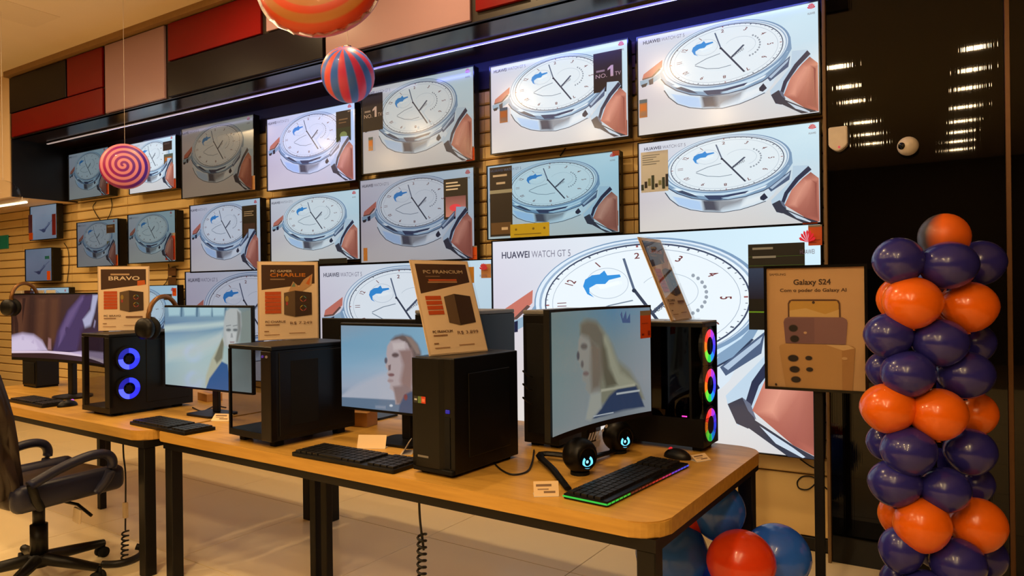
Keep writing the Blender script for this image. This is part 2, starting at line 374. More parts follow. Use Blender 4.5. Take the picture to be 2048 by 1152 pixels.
for y in (0.0, -.8, -1.6, -2.6, -3.5, -4.3, -5.1, -5.9): downlight(.32, y, 'square recessed downlight in the row over the aisle by the balloon column', 'downlights over the balloon aisle', LAMP_W)
for y in (.1, -.75, -1.5, -2.8, -3.7, -4.5): downlight(-.85, y, 'square recessed downlight in the row beyond the end of the computer table', 'downlights beyond the table end', LAMP_W)
for x in (-2.4, -4.2, -6.2, -8.0):
    for y in (2.75 if x > -5 else 1.75, .9 if x > -5 else .2, -1.2): downlight(x, y, 'square recessed downlight over the computer tables', 'downlights over the computer tables', LAMP_W*1.5)

# ================================================================== TELEVISIONS
AR = 1.706
def WA(p):                                    # a point of the advert, read off one screen, in units of screen height
    q = onY(1270 + p[0]/4.113, p[1]/4.113, 4.0); return ((q.x+1.525)/1.003*AR, (q.z-2.36)/.588)
def watch_pic():
    P = Pic(lambda p: (p[0]/AR, p[1])); P.clip = (0, 0, 1, 1)
    P.grid(0, 0, AR, 1, [[(214, 206, 200), (216, 210, 206), (212, 208, 206), (205, 204, 206)], [(204, 196, 200), (214, 210, 212), (214, 216, 220), (206, 218, 226)], [(204, 200, 214), (216, 218, 226), (204, 224, 236), (196, 222, 236)], [(212, 212, 224), (214, 222, 232), (200, 224, 238), (206, 232, 244)]])
    w = lambda *a: [WA(p) for p in a]
    # left strap and lug
    P.poly(w((70, 612), (225, 492), (222, 550), (135, 640), (60, 650)), (192, 112, 98)); P.line(w((60, 655), (140, 632), (205, 565)), .014, (96, 70, 66))
    P.poly(w((40, 668), (140, 640), (205, 600), (210, 640), (150, 680), (60, 722), (45, 705)), (140, 168, 190)); P.poly(w((112, 660), (150, 640), (150, 690), (118, 700)), (24, 30, 60)); P.poly(w((50, 700), (105, 680), (90, 712), (60, 722)), (40, 40, 52))
    cx, cy, a, b, ro = .870, .673, .535, .277, R(2.2)
    # case underside
    P.poly(w((235, 700), (240, 740), (280, 800), (350, 855), (450, 885), (560, 895), (720, 890), (860, 855), (970, 810), (1075, 760), (1130, 700), (1180, 600), (700, 650), (300, 640)), (208, 222, 234))
    P.soft(w((300, 775), (530, 805), (548, 884), (450, 878), (350, 848)), (178, 206, 240), .02)
    P.soft(w((545, 795), (700, 785), (690, 880), (640, 884), (560, 886)), (76, 78, 92), .03); P.soft(w((660, 785), (800, 765), (900, 742), (860, 800), (760, 845), (680, 880)), (146, 150, 158), .06); P.soft(w((900, 760), (1060, 700), (1060, 745), (960, 800), (860, 840)), (226, 234, 240), .04)
    P.line(w((240, 745), (280, 803), (350, 857), (450, 887), (560, 897), (720, 892), (860, 857), (970, 812), (1070, 764)), .007, (62, 74, 92))
    # chamfer
    P.poly(w((205, 600), (215, 650), (250, 692), (340, 745), (460, 780), (600, 790), (760, 770), (900, 735), (1050, 670), (1150, 600), (1230, 510), (1290, 400), (1280, 300), (700, 420), (260, 520)), (126, 156, 186))
    P.poly(w((225, 590), (260, 660), (360, 720), (480, 750), (600, 758), (760, 740), (920, 690), (1060, 620), (1180, 520), (1260, 420), (700, 430)), (196, 220, 238))
    P.soft(w((300, 705), (420, 742), (540, 752), (420, 732), (340, 700)), (232, 244, 250), .012); P.soft(w((760, 742), (930, 690), (1080, 615), (1060, 640), (900, 712), (780, 752)), (236, 246, 252), .012); P.poly(w((330, 728), (440, 762), (520, 772), (470, 745), (380, 715)), (60, 74, 100)); P.poly(w((560, 748), (720, 735), (930, 678), (900, 705), (740, 752), (700, 775), (600, 785)), (52, 66, 98)); P.poly(w((700, 760), (860, 725), (980, 680), (900, 726), (760, 768)), (176, 204, 226))
    P.line(w((215, 652), (250, 694), (340, 747), (460, 782), (600, 792), (760, 772), (900, 737), (1050, 672), (1150, 602), (1230, 512)), .007, (44, 58, 84))
    # bezel and dial
    P.ell(.868, .676, .603, .305, (120, 150, 182), ro, 64); P.ell(.862, .680, .588, .294, (214, 228, 240), ro, 64); P.ell(.868, .676, .572, .290, (150, 174, 200), ro, 64); P.ell(cx, cy, .560, .284, (222, 234, 242), ro, 64)
    P.ring(cx, cy, a, b, .008, (58, 70, 96), ro); P.ell(cx, cy, .528, .271, (226, 236, 243), ro, 64); P.ring(cx, cy, .492, .252, .003, (160, 174, 190), ro)
    def D(r, t): x, y = a*r*math.sin(t), b*r*math.cos(t); return (cx + x*math.cos(ro) - y*math.sin(ro), cy + x*math.sin(ro) + y*math.cos(ro))
    for k in range(60):
        t = k*math.pi/30; P.line([D(.965 if k % 5 else .95, t), D(.985, t)], .0035 if k % 5 else .007, (150, 84, 84) if k % 15 == 0 else (96, 104, 120))
    for k in range(1, 13):
        t = (k-2)*math.pi/6; o = D(.80, t); up = Vector(D(.86, t)) - Vector(D(.74, t)); up = up/(.12)/1.9; e1 = D(.80, t+.06); e0 = D(.80, t-.06); rt = (Vector(e1)-Vector(e0))/.12/1.9
        P.text(str(k), o[0], o[1], .19, (112, 56, 58), ax=tuple(rt), ay=tuple(up), center=True, bold=.035)
    # inner dials
    P.ring(*WA((590, 400)), .115, .075, .003, (176, 190, 204)); P.ring(*WA((870, 385)), .145, .085, .003, (176, 190, 204), a0=-60, a1=150)
    for k in range(11): c = WA((930, 385)); t = R(-78+14*k); P.ell(c[0]+.118*math.cos(t), c[1]+.098*math.sin(t), .009, .009, (146, 156, 168), n=8)
    P.poly(w((478, 432), (488, 402), (520, 378), (556, 368), (578, 348), (592, 366), (650, 352), (655, 362), (600, 384), (582, 404), (540, 412), (508, 434), (508, 455), (530, 470), (498, 462)), (48, 140, 214)); P.poly(w((540, 412), (582, 404), (645, 380), (648, 392), (560, 430)), (234, 244, 248))
    P.line(w((505, 545), (600, 492), (710, 450)), .006, (120, 136, 152)); P.line(w((505, 552), (600, 575), (700, 572), (800, 545)), .006, (120, 136, 152))
    P.line(w((668, 282), (692, 345), (716, 405)), .008, (84, 100, 126)); P.line(w((716, 405), (910, 600)), .011, (52, 62, 82)); P.line(w((800, 485), (905, 378)), .012, (70, 82, 104)); P.ell(*WA((716, 408)), .012, .010, (40, 50, 70), n=12); P.text('HUAWEI', *WA((800, 492)), .028, (60, 66, 80), ax=(.8, .42), ay=(-.3, .8))
    # crown, lugs and strap
    P.poly(w((1030, 735), (1065, 695), (1095, 735), (1060, 765), (1032, 757)), (36, 44, 66)); P.poly(w((1095, 650), (1285, 470), (1270, 560), (1120, 680)), (74, 92, 122)); P.poly(w((1110, 645), (1275, 490), (1265, 520), (1130, 655)), (170, 190, 212))
    P.poly(w((1300, 432), (1425, 418), (1455, 460), (1385, 530), (1290, 650), (1240, 770), (1240, 845), (1170, 868), (1130, 800), (1120, 760), (1180, 690), (1290, 560)), (184, 206, 224))
    P.poly(w((1425, 425), (1452, 455), (1350, 560), (1260, 690), (1225, 790), (1200, 780), (1230, 680), (1320, 540)), (40, 48, 74)); P.poly(w((1128, 792), (1190, 752), (1245, 828), (1215, 872), (1165, 862)), (52, 56, 72)); P.poly(w((1190, 752), (1225, 770), (1250, 830), (1215, 800)), (96, 106, 128))
    P.poly(w((1445, 478), (1512, 530), (1520, 960), (1400, 895), (1232, 795), (1290, 650), (1380, 540)), (0, 0, 0), [(150, 90, 80), (196, 126, 108), (180, 104, 88), (158, 88, 76), (180, 106, 92), (200, 128, 110), (176, 104, 92)])
    P.soft(w((1330, 640), (1400, 560), (1440, 560), (1380, 700), (1330, 800), (1270, 790)), (214, 146, 126), .05); P.soft(w((1470, 560), (1512, 560), (1512, 900), (1450, 860)), (150, 84, 72), .05); P.poly(w((1240, 830), (1400, 895), (1512, 945), (1512, 990), (1380, 960), (1215, 868)), (52, 56, 70)); P.poly(w((1262, 850), (1400, 905), (1450, 930), (1440, 945), (1330, 905)), (196, 210, 224))
    # caption and mark
    P.text('HUAWEI', .075, .905, .035, (70, 72, 92), w=.175, bold=.05); P.text('WATCH GT 5', .265, .905, .035, (120, 120, 138), w=.235)
    lc = (1.655, .925)
    for k in range(7):
        t = R(20 + 23*k); P.poly([lc, (lc[0]+.03*math.cos(t-.16), lc[1]+.045*math.sin(t-.16)), (lc[0]+.036*math.cos(t), lc[1]+.054*math.sin(t)), (lc[0]+.03*math.cos(t+.16), lc[1]+.045*math.sin(t+.16))], (206, 36, 46))
    P.text('HUAWEI', 1.625, .875, .02, (90, 60, 66), w=.06)
    return P
watch_mesh = watch_pic().mesh('watch_advert')
SM = {}
def tvmat(tint, st):
    k = (tint, st)
    if k not in SM: SM[k] = screen_mat('lit_screen', tint, st)
    return SM[k]
OR, TAN, BLKC = (214, 88, 20), (188, 140, 92), (34, 26, 20)
YT = 4.0
def card(root, X0, Z0, px, c, name='price_sticker', deco=None, dy=0.):
    a = onY(px[0], px[1], YT); b = onY(px[2], px[3], YT); x0, x1 = a.x - X0, b.x - X0
    dxm = (px[0]+px[2])/2; za = onY(dxm, px[1], YT).z - Z0; zb = onY(dxm, px[3], YT).z - Z0
    w, h = x1-x0, za-zb; P = Pic(); P.rect(-w/2, 0, w/2, h, c)
    if deco == 'promo': P.poly([(w*.10, h*.36), (w*.20, h*.36), (w*.20, h*.64), (w*.12, h*.64), (w*.0, h*.57), (w*.0, h*.52), (w*.10, h*.56)], (235, 232, 225)); P.text('NO.', -w*.42, h*.36, h*.10, (225, 220, 210), w=w*.40); P.text('TV', w*.26, h*.36, h*.10, (225, 220, 210), w=w*.20); P.rect(-w*.40, h*.51, -w*.10, h*.56, (170, 166, 158))
    if deco == 'energy': P.rect(-w*.5, h*.8, w*.5, h, (96, 130, 150)); P.rect(-w*.36, h*.38, w*.36, h*.72, (214, 138, 60)); P.rect(-w*.4, h*.08, w*.4, h*.3, (168, 140, 116))
    if deco == 'orange': P.rect(-w*.38, h*.25, w*.38, h*.29, (160, 60, 12)); P.rect(-w*.38, h*.12, w*.1, h*.17, (160, 60, 12)); P.rect(-w*.5, h*.9, w*.5, h, (150, 140, 130))
    if deco == 'green': P.rect(-w*.5, 0, w*.5, h*.45, (24, 60, 40)); P.ell(0, h*.2, w*.25, h*.12, (140, 190, 140)); P.rect(-w*.3, h*.7, w*.3, h*.74, (150, 130, 100)); P.rect(-w*.3, h*.6, w*.2, h*.63, (150, 130, 100))
    if deco == 'pink': P.rect(-w*.42, h*.06, w*.42, h*.56, (196, 150, 170), (120, 84, 110)); P.ell(-w*.02, h*.28, w*.24, h*.09, (220, 70, 110), n=16); [P.rect(-w*.4, h*(.72+.08*k), w*(.1+.1*(k % 2)), h*(.755+.08*k), (210, 210, 205)) for k in range(3)]
    if deco == 'dark': [P.rect(-w*.36, h*(.8-.06*k), w*(.3-.1*(k % 2)), h*(.825-.06*k), (150, 146, 140)) for k in range(3)]; P.rect(-w*.4, h*.1, w*.4, h*.45, (54, 40, 44))
    if deco == 'list': P.rect(-w*.35, h*.86, w*.28, h*.89, (190, 184, 172)); P.rect(-w*.2, h*.75, w*.2, h*.78, (190, 184, 172)); P.rect(-w*.5, h*.62, w*.5, h*.67, (150, 158, 150)); P.rect(-w*.46, h*.03, w*.44, h*.2, (96, 74, 44)); P.rect(w*.02, h*.09, w*.3, h*.13, (210, 195, 170))
    if deco == 'yellow': [P.ell(w*q, h*.6, w*.03, h*.09, (120, 104, 10), n=10) for q in (-.35, .1, .38)]; P.rect(-w*.4, h*.2, w*.3, h*.26, (128, 112, 14))
    if deco == 'spec': [P.rect(-w*.44, h*(.9-.055*k), w*(.2-.12*(k % 3)), h*(.92-.055*k), (120, 130, 140)) for k in range(5)]; [P.rect(-w*.5+w*.13*k, h*(.06+.05*(k % 3)), -w*.5+w*(.13*k+.1), h*(.2+.07*((k*5) % 4)), ((40, 60, 50), (24, 24, 34), (120, 130, 90))[k % 3]) for k in range(8)]
    if deco == 'rows': [P.rect(-w*.5, h*(.955-.035*k), w*.5, h*(.96-.035*k), (60, 110, 40)) for k in (3, 6)]; P.rect(-w*.5, h*.36, w*.5, h*.72, (6, 20, 70), (40, 80, 160)); P.rect(-w*.5, h*.2, w*.5, h*.215, (120, 200, 50)); [P.rect(-w*.42, h*(.935-.10*k), w*(-.05+.05*k), h*(.96-.10*k), (150, 160, 170)) for k in range(2)]
    o = P.build(name, PRINT, root, (( x0+x1)/2, -.012-dy, zb)); 
    bm = B(); box(bm, (0, .0012, h/2), (w, .002, h)); mk('backing', bm, MATS.get('card_stock') or mat('card_stock', (200, 190, 176), .6), o)
    return o
def tv(cs, label, tint=(1, 1, 1), st=1., stickers=(), name='wall_television', cat='television', w=None, h=None, deep=.055, pic=None, foot=False):
    q = [onY(*p, YT) for p in cs]
    X0, X1 = (q[0].x+q[3].x)/2, (q[1].x+q[2].x)/2; Z1, Z0 = (q[0].z+q[1].z)/2, (q[2].z+q[3].z)/2
    if h: Z0 = Z1 - h
    w, h = X1-X0, Z1-Z0; xc = (X0+X1)/2
    t = thing(name, label, cat, (xc, YT, Z0), 0, 'televisions on the slatted wall' if cat == 'television' else 'small monitors on the slatted wall')
    bm = B(); box(bm, (0, .004+deep/2, h/2), (w+.012, deep, h+.012), .006, 2); mk('housing', bm, M_blk, t)
    bm = B(); e = .007
    for c, s in (((0, 0, h+e/2), (w+2*e, .014, e)), ((0, 0, -e/2), (w+2*e, .014, e)), ((-w/2-e/2, 0, h/2), (e, .014, h)), ((w/2+e/2, 0, h/2), (e, .014, h))): box(bm, c, s)
    mk('bezel', bm, M_blkg, t)
    o = bpy.data.objects.new('screen', pic or watch_mesh); col.objects.link(o); o.parent = t; o.location = (-w/2, .002, 0); o.scale = (w, 1, h)
    if not o.data.materials: o.data.materials.append(None)
    o.material_slots[0].link = 'OBJECT'; o.material_slots[0].material = tvmat(tuple(tint), st)
    bm = B(); box(bm, (0, .003+deep+(YW-YT-deep-.003)/2, h*.55), (min(.4, w*.5), YW-YT-deep-.004, h*.5), .002, 1); mk('wall_bracket', bm, M_metal, t)
    for s in stickers: card(t, xc, Z0, *s)
    return t
cool = (1, 1, 1)
tv([(1276.6, 77), (1637, 2), (1638, 226), (1277, 271)], 'lit wall TV high beside the black glossy panel, with square orange sticker and energy label', cool, 1.02, [((1280, 200, 1296, 236), TAN, 'energy_label', 'energy'), ((1612, 192, 1637, 223), OR, 'price_sticker', 'orange')])
tv([(979, 135), (1254, 79), (1258, 274), (985.5, 306)], 'lit wall TV with a black number one promo card on its upper right', cool, 1.0, [((1188, 104, 1246, 183), BLKC, 'promo_card', 'promo'), ((1001, 216, 1017, 246), TAN, 'energy_label', 'energy'), ((1238, 242, 1256, 272), TAN)])
tv([(722, 182), (944.5, 132), (952, 322), (729, 346)], 'greyer lit wall TV with a black number one promo card on its left edge', (.9, .86, .80), .72, [((727, 188, 768, 262), BLKC, 'promo_card', 'promo'), ((739, 275, 748, 302), TAN, 'energy_label', 'energy'), ((934, 294, 951, 322), OR, 'price_sticker', 'orange')])
tv([(531, 238), (708, 208), (714, 357), (539, 384)], 'lilac-tinted lit wall TV with a dark green promo card at its upper right', (.88, .86, 1.12), .95, [((674, 222, 704, 283), BLKC, 'promo_card', 'green')])
tv([(360, 258), (503, 233), (513, 380), (368, 395)], 'dim brownish wall TV with two small tan labels near its right edge', (.66, .52, .38), .42, [((484, 334, 493, 356), TAN, 'energy_label'), ((502, 352, 512, 380), TAN)])
tv([(256, 290), (351, 271), (354, 376), (262, 387)], 'bright wall TV partly hidden by the pink lollipop balloon', (.92, .96, 1.0), .95, [((328, 283, 346, 301), (52, 46, 40), 'promo_card', 'dark'), ((330, 308, 348, 331), (120, 120, 116), 'energy_label', 'energy'), ((345, 357, 354, 377), OR, 'price_sticker', 'orange')])
tv([(136, 309), (214, 297), (221, 389), (140, 400)], 'dim bluish-grey wall TV at the bulkhead end of the upper row', (.56, .68, .72), .36, [((212, 366, 220, 389), OR, 'price_sticker', 'orange'), ((205, 368, 211, 390), (150, 40, 20), 'energy_label')], deep=.085)
tv([(1278.7, 288), (1639, 244), (1640, 447), (1279, 462)], 'lit wall TV just above the largest screen, with a white specification card on its left', (.98, 1, 1), 1.0, [((1283, 303, 1338, 384), (206, 214, 218), 'specification_card', 'spec'), ((1606, 433, 1636, 448), OR, 'price_sticker', 'orange')])
tv([(970, 333), (1238, 304), (1239, 466.5), (982, 476)], 'cyan-tinted wall TV with a tall black card and a yellow card', (.66, .86, .92), .8, [((981, 334, 1027, 473), (34, 28, 24), 'promo_card', 'list'), ((1023, 447, 1101, 474), (196, 180, 24), 'yellow_card', 'yellow', .004), ((1219, 422, 1238, 452), TAN), ((1226, 302, 1240, 312), (150, 66, 24))])
tv([(715, 363), (942.5, 335.6), (955, 518), (728, 524)], 'grey-lilac wall TV with a black and pink promo card at its upper right', (.78, .78, .84), .66, [((889, 357, 938, 438), (22, 20, 20), 'promo_card', 'pink'), ((940, 492, 956, 519), OR, 'price_sticker', 'orange'), ((729, 496, 737, 522), (170, 120, 60), 'energy_label')])
tv([(539, 396), (715, 382), (725, 520), (545, 523)], 'lit wall TV above and behind the wide-cased computer\'s price sign', (.86, .92, .95), .8, [((640, 517, 696, 527), (16, 22, 20), 'caption_strip')])
tv([(379, 412), (518.6, 397.5), (525, 541), (384, 543)], 'wall TV of strong contrast with a tall black card at its upper right', (.74, .76, .86), .72, [((486, 411, 516, 476), (20, 20, 20), 'promo_card', 'dark')])
tv([(254, 430), (347.5, 422), (355, 523), (260, 525)], 'dim grey wall TV with a stack of red-orange labels in its lower corner', (.58, .68, .68), .42, [((340, 466, 353, 520), (190, 66, 26), 'price_sticker', 'orange'), ((333, 486, 340, 520), (140, 30, 20), 'energy_label')], deep=.08)
tv([(153, 444), (234, 441), (239, 531), (157, 533)], 'small dim wall TV below the leftmost upper TV, with dark card and orange tag', (.52, .58, .62), .36, [((215, 449, 232, 466), (66, 50, 34), 'promo_card', 'dark'), ((216, 482, 232, 492), (70, 90, 100), 'energy_label'), ((229, 509, 238, 531), OR, 'price_sticker', 'orange')], deep=.085)
tv([(987, 483), (1642, 450), (1645, 905), (988, 858)], 'largest wall TV of all, behind the computer with three rainbow fans', cool, 1.12, [((1617, 450, 1645, 491), OR, 'price_sticker', 'orange'), ((1497, 487, 1612, 660), (6, 10, 14), 'specification_card', 'rows')])
tv([(640, 529), (984, 524), (984, 632), (640, 640)], 'large lit wall TV in the lowest row with a gold seal at its top right', (.95, .95, .98), .9, [((964, 528, 984, 556), TAN), ((931, 534, 950, 566), (186, 132, 40), 'gold_seal')], h=.93)
tv([(371, 544), (632, 537), (634, 620), (373, 620)], 'large lilac-grey wall TV in the lowest row behind the snow-scene monitor', (.74, .72, .82), .62, (), h=.95)
tv([(205, 574), (355, 571), (357, 640), (207, 640)], 'pale blue lowest-row wall TV with a dark card and orange tag, behind the headset', (.66, .8, .9), .7, [((330, 588, 346, 600), (60, 56, 50), 'promo_card'), ((347, 576, 355, 592), OR, 'price_sticker')], h=.72)
tv([(62, 577), (138, 575), (140, 640), (64, 640)], 'wall TV in the lowest row half hidden behind the curved ultrawide monitor', (.7, .8, .86), .6, (), h=.6)
# two small monitors at the far left of the slatted wall
Pm = Pic(); Pm.clip = (0, 0, 1, 1); Pm.grid(0, 0, 1, 1, [[(150, 160, 172)]*3, [(168, 176, 188), (160, 170, 182), (156, 166, 178)], [(150, 170, 182), (160, 176, 188), (170, 190, 200)]]); Pm.poly([(.3, .3), (.5, .2), (.75, .45), (.7, .5), (.52, .3)], (80, 90, 120)); Pm.ell(.5, .26, .07, .06, (60, 72, 104)); Pm.line([(.5, .3), (.9, .6)], .03, (130, 140, 160))
pm_me = Pm.mesh('small_advert')
tv([(58, 413), (111, 410), (117, 477), (64, 479)], 'small slatwall monitor framed by purple and dark red side stickers', (.66, .74, .86), .55, [((59, 430, 67, 466), (96, 60, 100), 'side_sticker'), ((106, 428, 114, 470), (120, 24, 34), 'side_sticker'), ((60, 466, 68, 480), OR)], 'wall_monitor', 'monitor', pic=pm_me, deep=.06)
tv([(50, 499), (103, 497), (105, 561), (53, 562)], 'small slatwall monitor with teal and orange stickers, below the purple-stickered one', (.52, .56, .70), .5, [((92, 512, 101, 518), (30, 110, 120), 'side_sticker'), ((96, 542, 103, 560), OR)], 'wall_monitor', 'monitor', pic=pm_me, deep=.09)
q0, q1 = onY(-12, 473, YW), onY(18, 497, YW); bm = B(); box(bm, ((q0.x+q1.x)/2, YW-.006, (q0.z+q1.z)/2), (q1.x-q0.x, .008, q0.z-q1.z), .002, 1)
tag(mk('shelf_sign', bm, mat('teal_print', (30, 150, 140), .5)), 'small teal card clipped to the slatted wall beside the small monitors', 'sign')
a, b_ = onY(22, 590, 3.98), onY(113, 586, 3.98); t = thing('wall_shelf', 'narrow white shelf with small packets under the teal-stickered slatwall monitor', 'shelf', ((a.x+b_.x)/2, 3.98, a.z-.01)); L = b_.x-a.x
bm = B(); box(bm, (0, .07, 0), (L, .138, .02), .003, 1); mk('ledge', bm, M_white, t)
for k, c_ in enumerate(((214, 204, 180), (60, 30, 30), (200, 190, 170), (226, 220, 206))): bm = B(); box(bm, (-L*.36+L*.24*k, .03, .035), (L*.18, .05, .05), .004, 1); mk('packet', bm, mat('packet_%d' % k, c_, .5), t)
# cables hanging on the wall
def wall_cable(pts, label, r=.004, Y=YW-.012):
    bm = B(); tube(bm, curve_pts([onY(x, y, Y) for x, y in pts], 6), r, 6); return tag(mk('power_cable', bm, M_cable, smooth=True), label, 'cable')
wall_cable([(192, 404), (186, 414), (192, 428), (200, 440)], 'thin black cable curling below the leftmost upper wall TV')
wall_cable([(222, 396), (224, 412), (220, 428), (214, 440)], 'black cable hanging straight from the orange-tagged upper TV')
wall_cable([(128, 486), (136, 500), (138, 530), (134, 566)], 'long black cable dropping beside the two small slatwall monitors')
wall_cable([(337, 528), (338, 545), (334, 562), (326, 572)], 'black cable hanging below the TV with stacked red-orange labels')
wall_cable([(1131, 296), (1126, 304), (1120, 312)], 'short black cable end poking out below the number one promo card TV')
wall_cable([(1600, 918), (1622, 933), (1650, 944)], 'black cable slanting along the wall under the largest TV', Y=YW-.01)
wall_cable([(1662, 985), (1640, 966), (1625, 954), (1606, 953), (1595, 963), (1598, 976), (1615, 979), (1630, 968), (1638, 956), (1640, 944)], 'looped black cable on the low wall boards behind the poster stand', Y=YW-.012)

# ================================================================== TABLES
TZ = .75
def table(cx, cy, rz, label, radii, centre_leg=None):
    t = thing('display_table', label, 'table', (cx, cy, 0), rz, 'computer display tables'); w, d = 2.70, 1.17
    bm = B(); prism(bm, rrect(-w/2, -d/2, w/2, d/2, radii), TZ-.05, TZ)
    bmesh.ops.bevel(bm, geom=[e for e in bm.edges if abs(e.verts[0].co.z-e.verts[1].co.z) < 1e-5], offset=.004, segments=2, affect='EDGES'); mk('tabletop', bm, M_wood, t)
    bm = B(); i = .02; z0, z1 = TZ-.09, TZ-.0505
    box(bm, *b3(-w/2+i, w/2-i, -d/2+i, -d/2+i+.04, z0, z1)); box(bm, *b3(-w/2+i, w/2-i, d/2-i-.04, d/2-i, z0, z1)); box(bm, *b3(-w/2+i, -w/2+i+.04, -d/2+i+.04, d/2-i-.04, z0, z1)); box(bm, *b3(w/2-i-.04, w/2-i, -d/2+i+.04, d/2-i-.04, z0, z1)); mk('frame', bm, M_metal, t)
    bm = B(); box(bm, (0, 0, z0/2), (.06, .06, z0-.001), .003, 1); l0 = None
    for sx in (-1, 1):
        for sy in (-1, 1):
            p = (sx*(w/2-.055), sy*(d/2-(.055 if sy < 0 else .075)), 0)
            if l0 is None: l0 = mk('leg', bm, M_metal, t, loc=p)
            else: inst('leg', l0, t, p)
    if centre_leg:
        bm = B(); box(bm, (0, 0, z0/2), (.042, .042, z0-.001), .003, 1); c0 = mk('centre_leg', bm, M_metal, t, loc=centre_leg[0])
        for q in centre_leg[1:]: inst('centre_leg', c0, t, q)
        bm = B(); box(bm, (centre_leg[0][0], 0, z0+.02), (.05, d-.13, .035)); mk('cross_rail', bm, M_metal, t)
    return t
table(-2.022, 2.618, R(-2.8), 'long oak-topped display table carrying the speakers and the price-signed wide case', (.03, .10, .10, .03), [(-.665, -.155, 0), (-.588, -.150, 0)])
table(-4.755, 2.69, R(-2.8), 'oak-topped display table carrying the curved ultrawide monitor, office chair before it', (.10, .10, .10, .10), [(-.08, -.10, 0)])

# ================================================================== COMPUTER TOWERS
def feet(t, w, d, h=.018):
    for sx in (-1, 1):
        for sy in (-1, 1):
            bm = B(); box(bm, (sx*(w/2-.04), sy*(d/2-.05), h/2), (.04, .05, h), .003, 1); mk('foot', bm, M_dark, t)
def shell(bm, w, d, h, z0, open_sides):                 # panels of a case, open where glass goes: '-x','+x','-y'
    e = .006
    box(bm, *b3(-w/2, w/2, -d/2, d/2, z0, z0+.03)); box(bm, *b3(-w/2, w/2, -d/2, d/2, h-.02, h), .004, 1); box(bm, *b3(-w/2, w/2, d/2-e, d/2, z0+.03, h-.02))
    for s, sg in (('-x', -1), ('+x', 1)):
        if s not in open_sides: box(bm, *b3(sg*w/2, sg*(w/2-e), -d/2, d/2-e, z0+.03, h-.02))
    if '-y' not in open_sides: box(bm, *b3(-w/2+e, w/2-e, -d/2, -d/2+e, z0+.03, h-.02))
def fan(t, loc, rot, r, colors, name='fan', seg=48, strength=2.2):
    """a case fan: housing ring, glowing ring of several colours and blades"""
    bm = B(); lathe(bm, [(r*1.12, 0), (r*1.12, .02), (r*.99, .02), (r*.99, 0)], 28); f = mk(name, bm, M_blk, t, loc=loc, rot=rot)
    P = Pic(); n = len(colors); per = seg//n
    for k, c in enumerate(colors): P.ring(0, 0, r*.74, r*.74, r*.44, c, a0=90+360*k/n, a1=90+360*(k+1)/n, n=per); P.L = 0
    me = P.mesh('light_ring'); key = ('fan', strength)
    if key not in SM: SM[key] = screen_mat('fan_glow', (1, 1, 1), strength)
    me.materials.append(SM[key]); o = bpy.data.objects.new('light_ring', me); col.objects.link(o); o.parent = f; o.location = (0, 0, .0215); o.rotation_euler = (R(90)*-1, 0, 0)
    bm = B(); cyl(bm, (0, 0, 0), (0, 0, .018), r*.3, 16)
    for k in range(7):
        a = 2*math.pi*k/7; M = Matrix.Rotation(a, 4, 'Z') @ Matrix.Translation((r*.5, 0, .010)) @ Matrix.Rotation(R(35), 4, 'X'); box(bm, (0, 0, 0), (r*.42, r*.34, .002), M=M)
    mk('blades', bm, M_dark, f); return f
def innards(t, w, d, h, z0, side):                      # motherboard plate, card, cooler seen through glass
    bm = B(); box(bm, *b3(w*.12, w*.13, -d*.40, d*.36, z0+.05, h-.05)); mk('motherboard', bm, mat('board_dark', (40, 38, 44), .5), t)
    bm = B(); box(bm, *b3(-w*.30, w*.10, -d*.2, d*.34, z0+.14, z0+.18), .006); mk('graphics_card', bm, mat('card_grey', (70, 68, 70), .4), t)
    bm = B(); box(bm, *b3(-w*.14, w*.10, -d*.02, d*.22, h-.22, h-.1), .008); mk('cooler', bm, mat('cooler_grey', (96, 92, 92), .4, .5), t)
# 1: case with glass front, two blue fans on its side
t = thing('desktop_tower', 'black computer tower with two glowing blue fans on its side', 'computer tower', (-4.157, 2.455, TZ), R(-3), 'computer towers'); w, d, h, z0 = .325, .50, .47, .018
bm = B(); shell(bm, w, d, h, z0, ('-y', '-x')); mk('case', bm, M_blk, t); feet(t, w-.04, d-.04)
bm = B(); box(bm, *b3(w/2-.055, w/2, -d/2, -d/2+.03, z0+.03, h-.02), .003, 1); box(bm, *b3(-w/2, -w/2+.03, -d/2, -d/2+.03, z0+.03, h-.02), .003, 1); mk('corner_post', bm, M_blk, t)
bm = B(); box(bm, *b3(-w/2+.03, w/2-.055, -d/2+.002, -d/2+.006, z0+.03, h-.02)); mk('front_glass', bm, M_smoke, t)
bm = B(); box(bm, *b3(-w/2+.001, -w/2+.005, -d/2+.03, d/2-.006, z0+.03, h-.02)); mk('side_glass', bm, M_smoke, t)
innards(t, w, d, h, z0, -1)
for zz in (.155, .325): fan(t, (w/2+.001, -d/2+.10, zz), (0, R(90), 0), .064, [(40, 50, 255), (16, 18, 120), (70, 80, 255), (30, 34, 220)])
bm = B(); box(bm, *b3(w/2, w/2+.004, -d/2+.21, d/2-.02, z0+.04, h-.04), .002, 1); mk('side_panel', bm, M_blk, t)
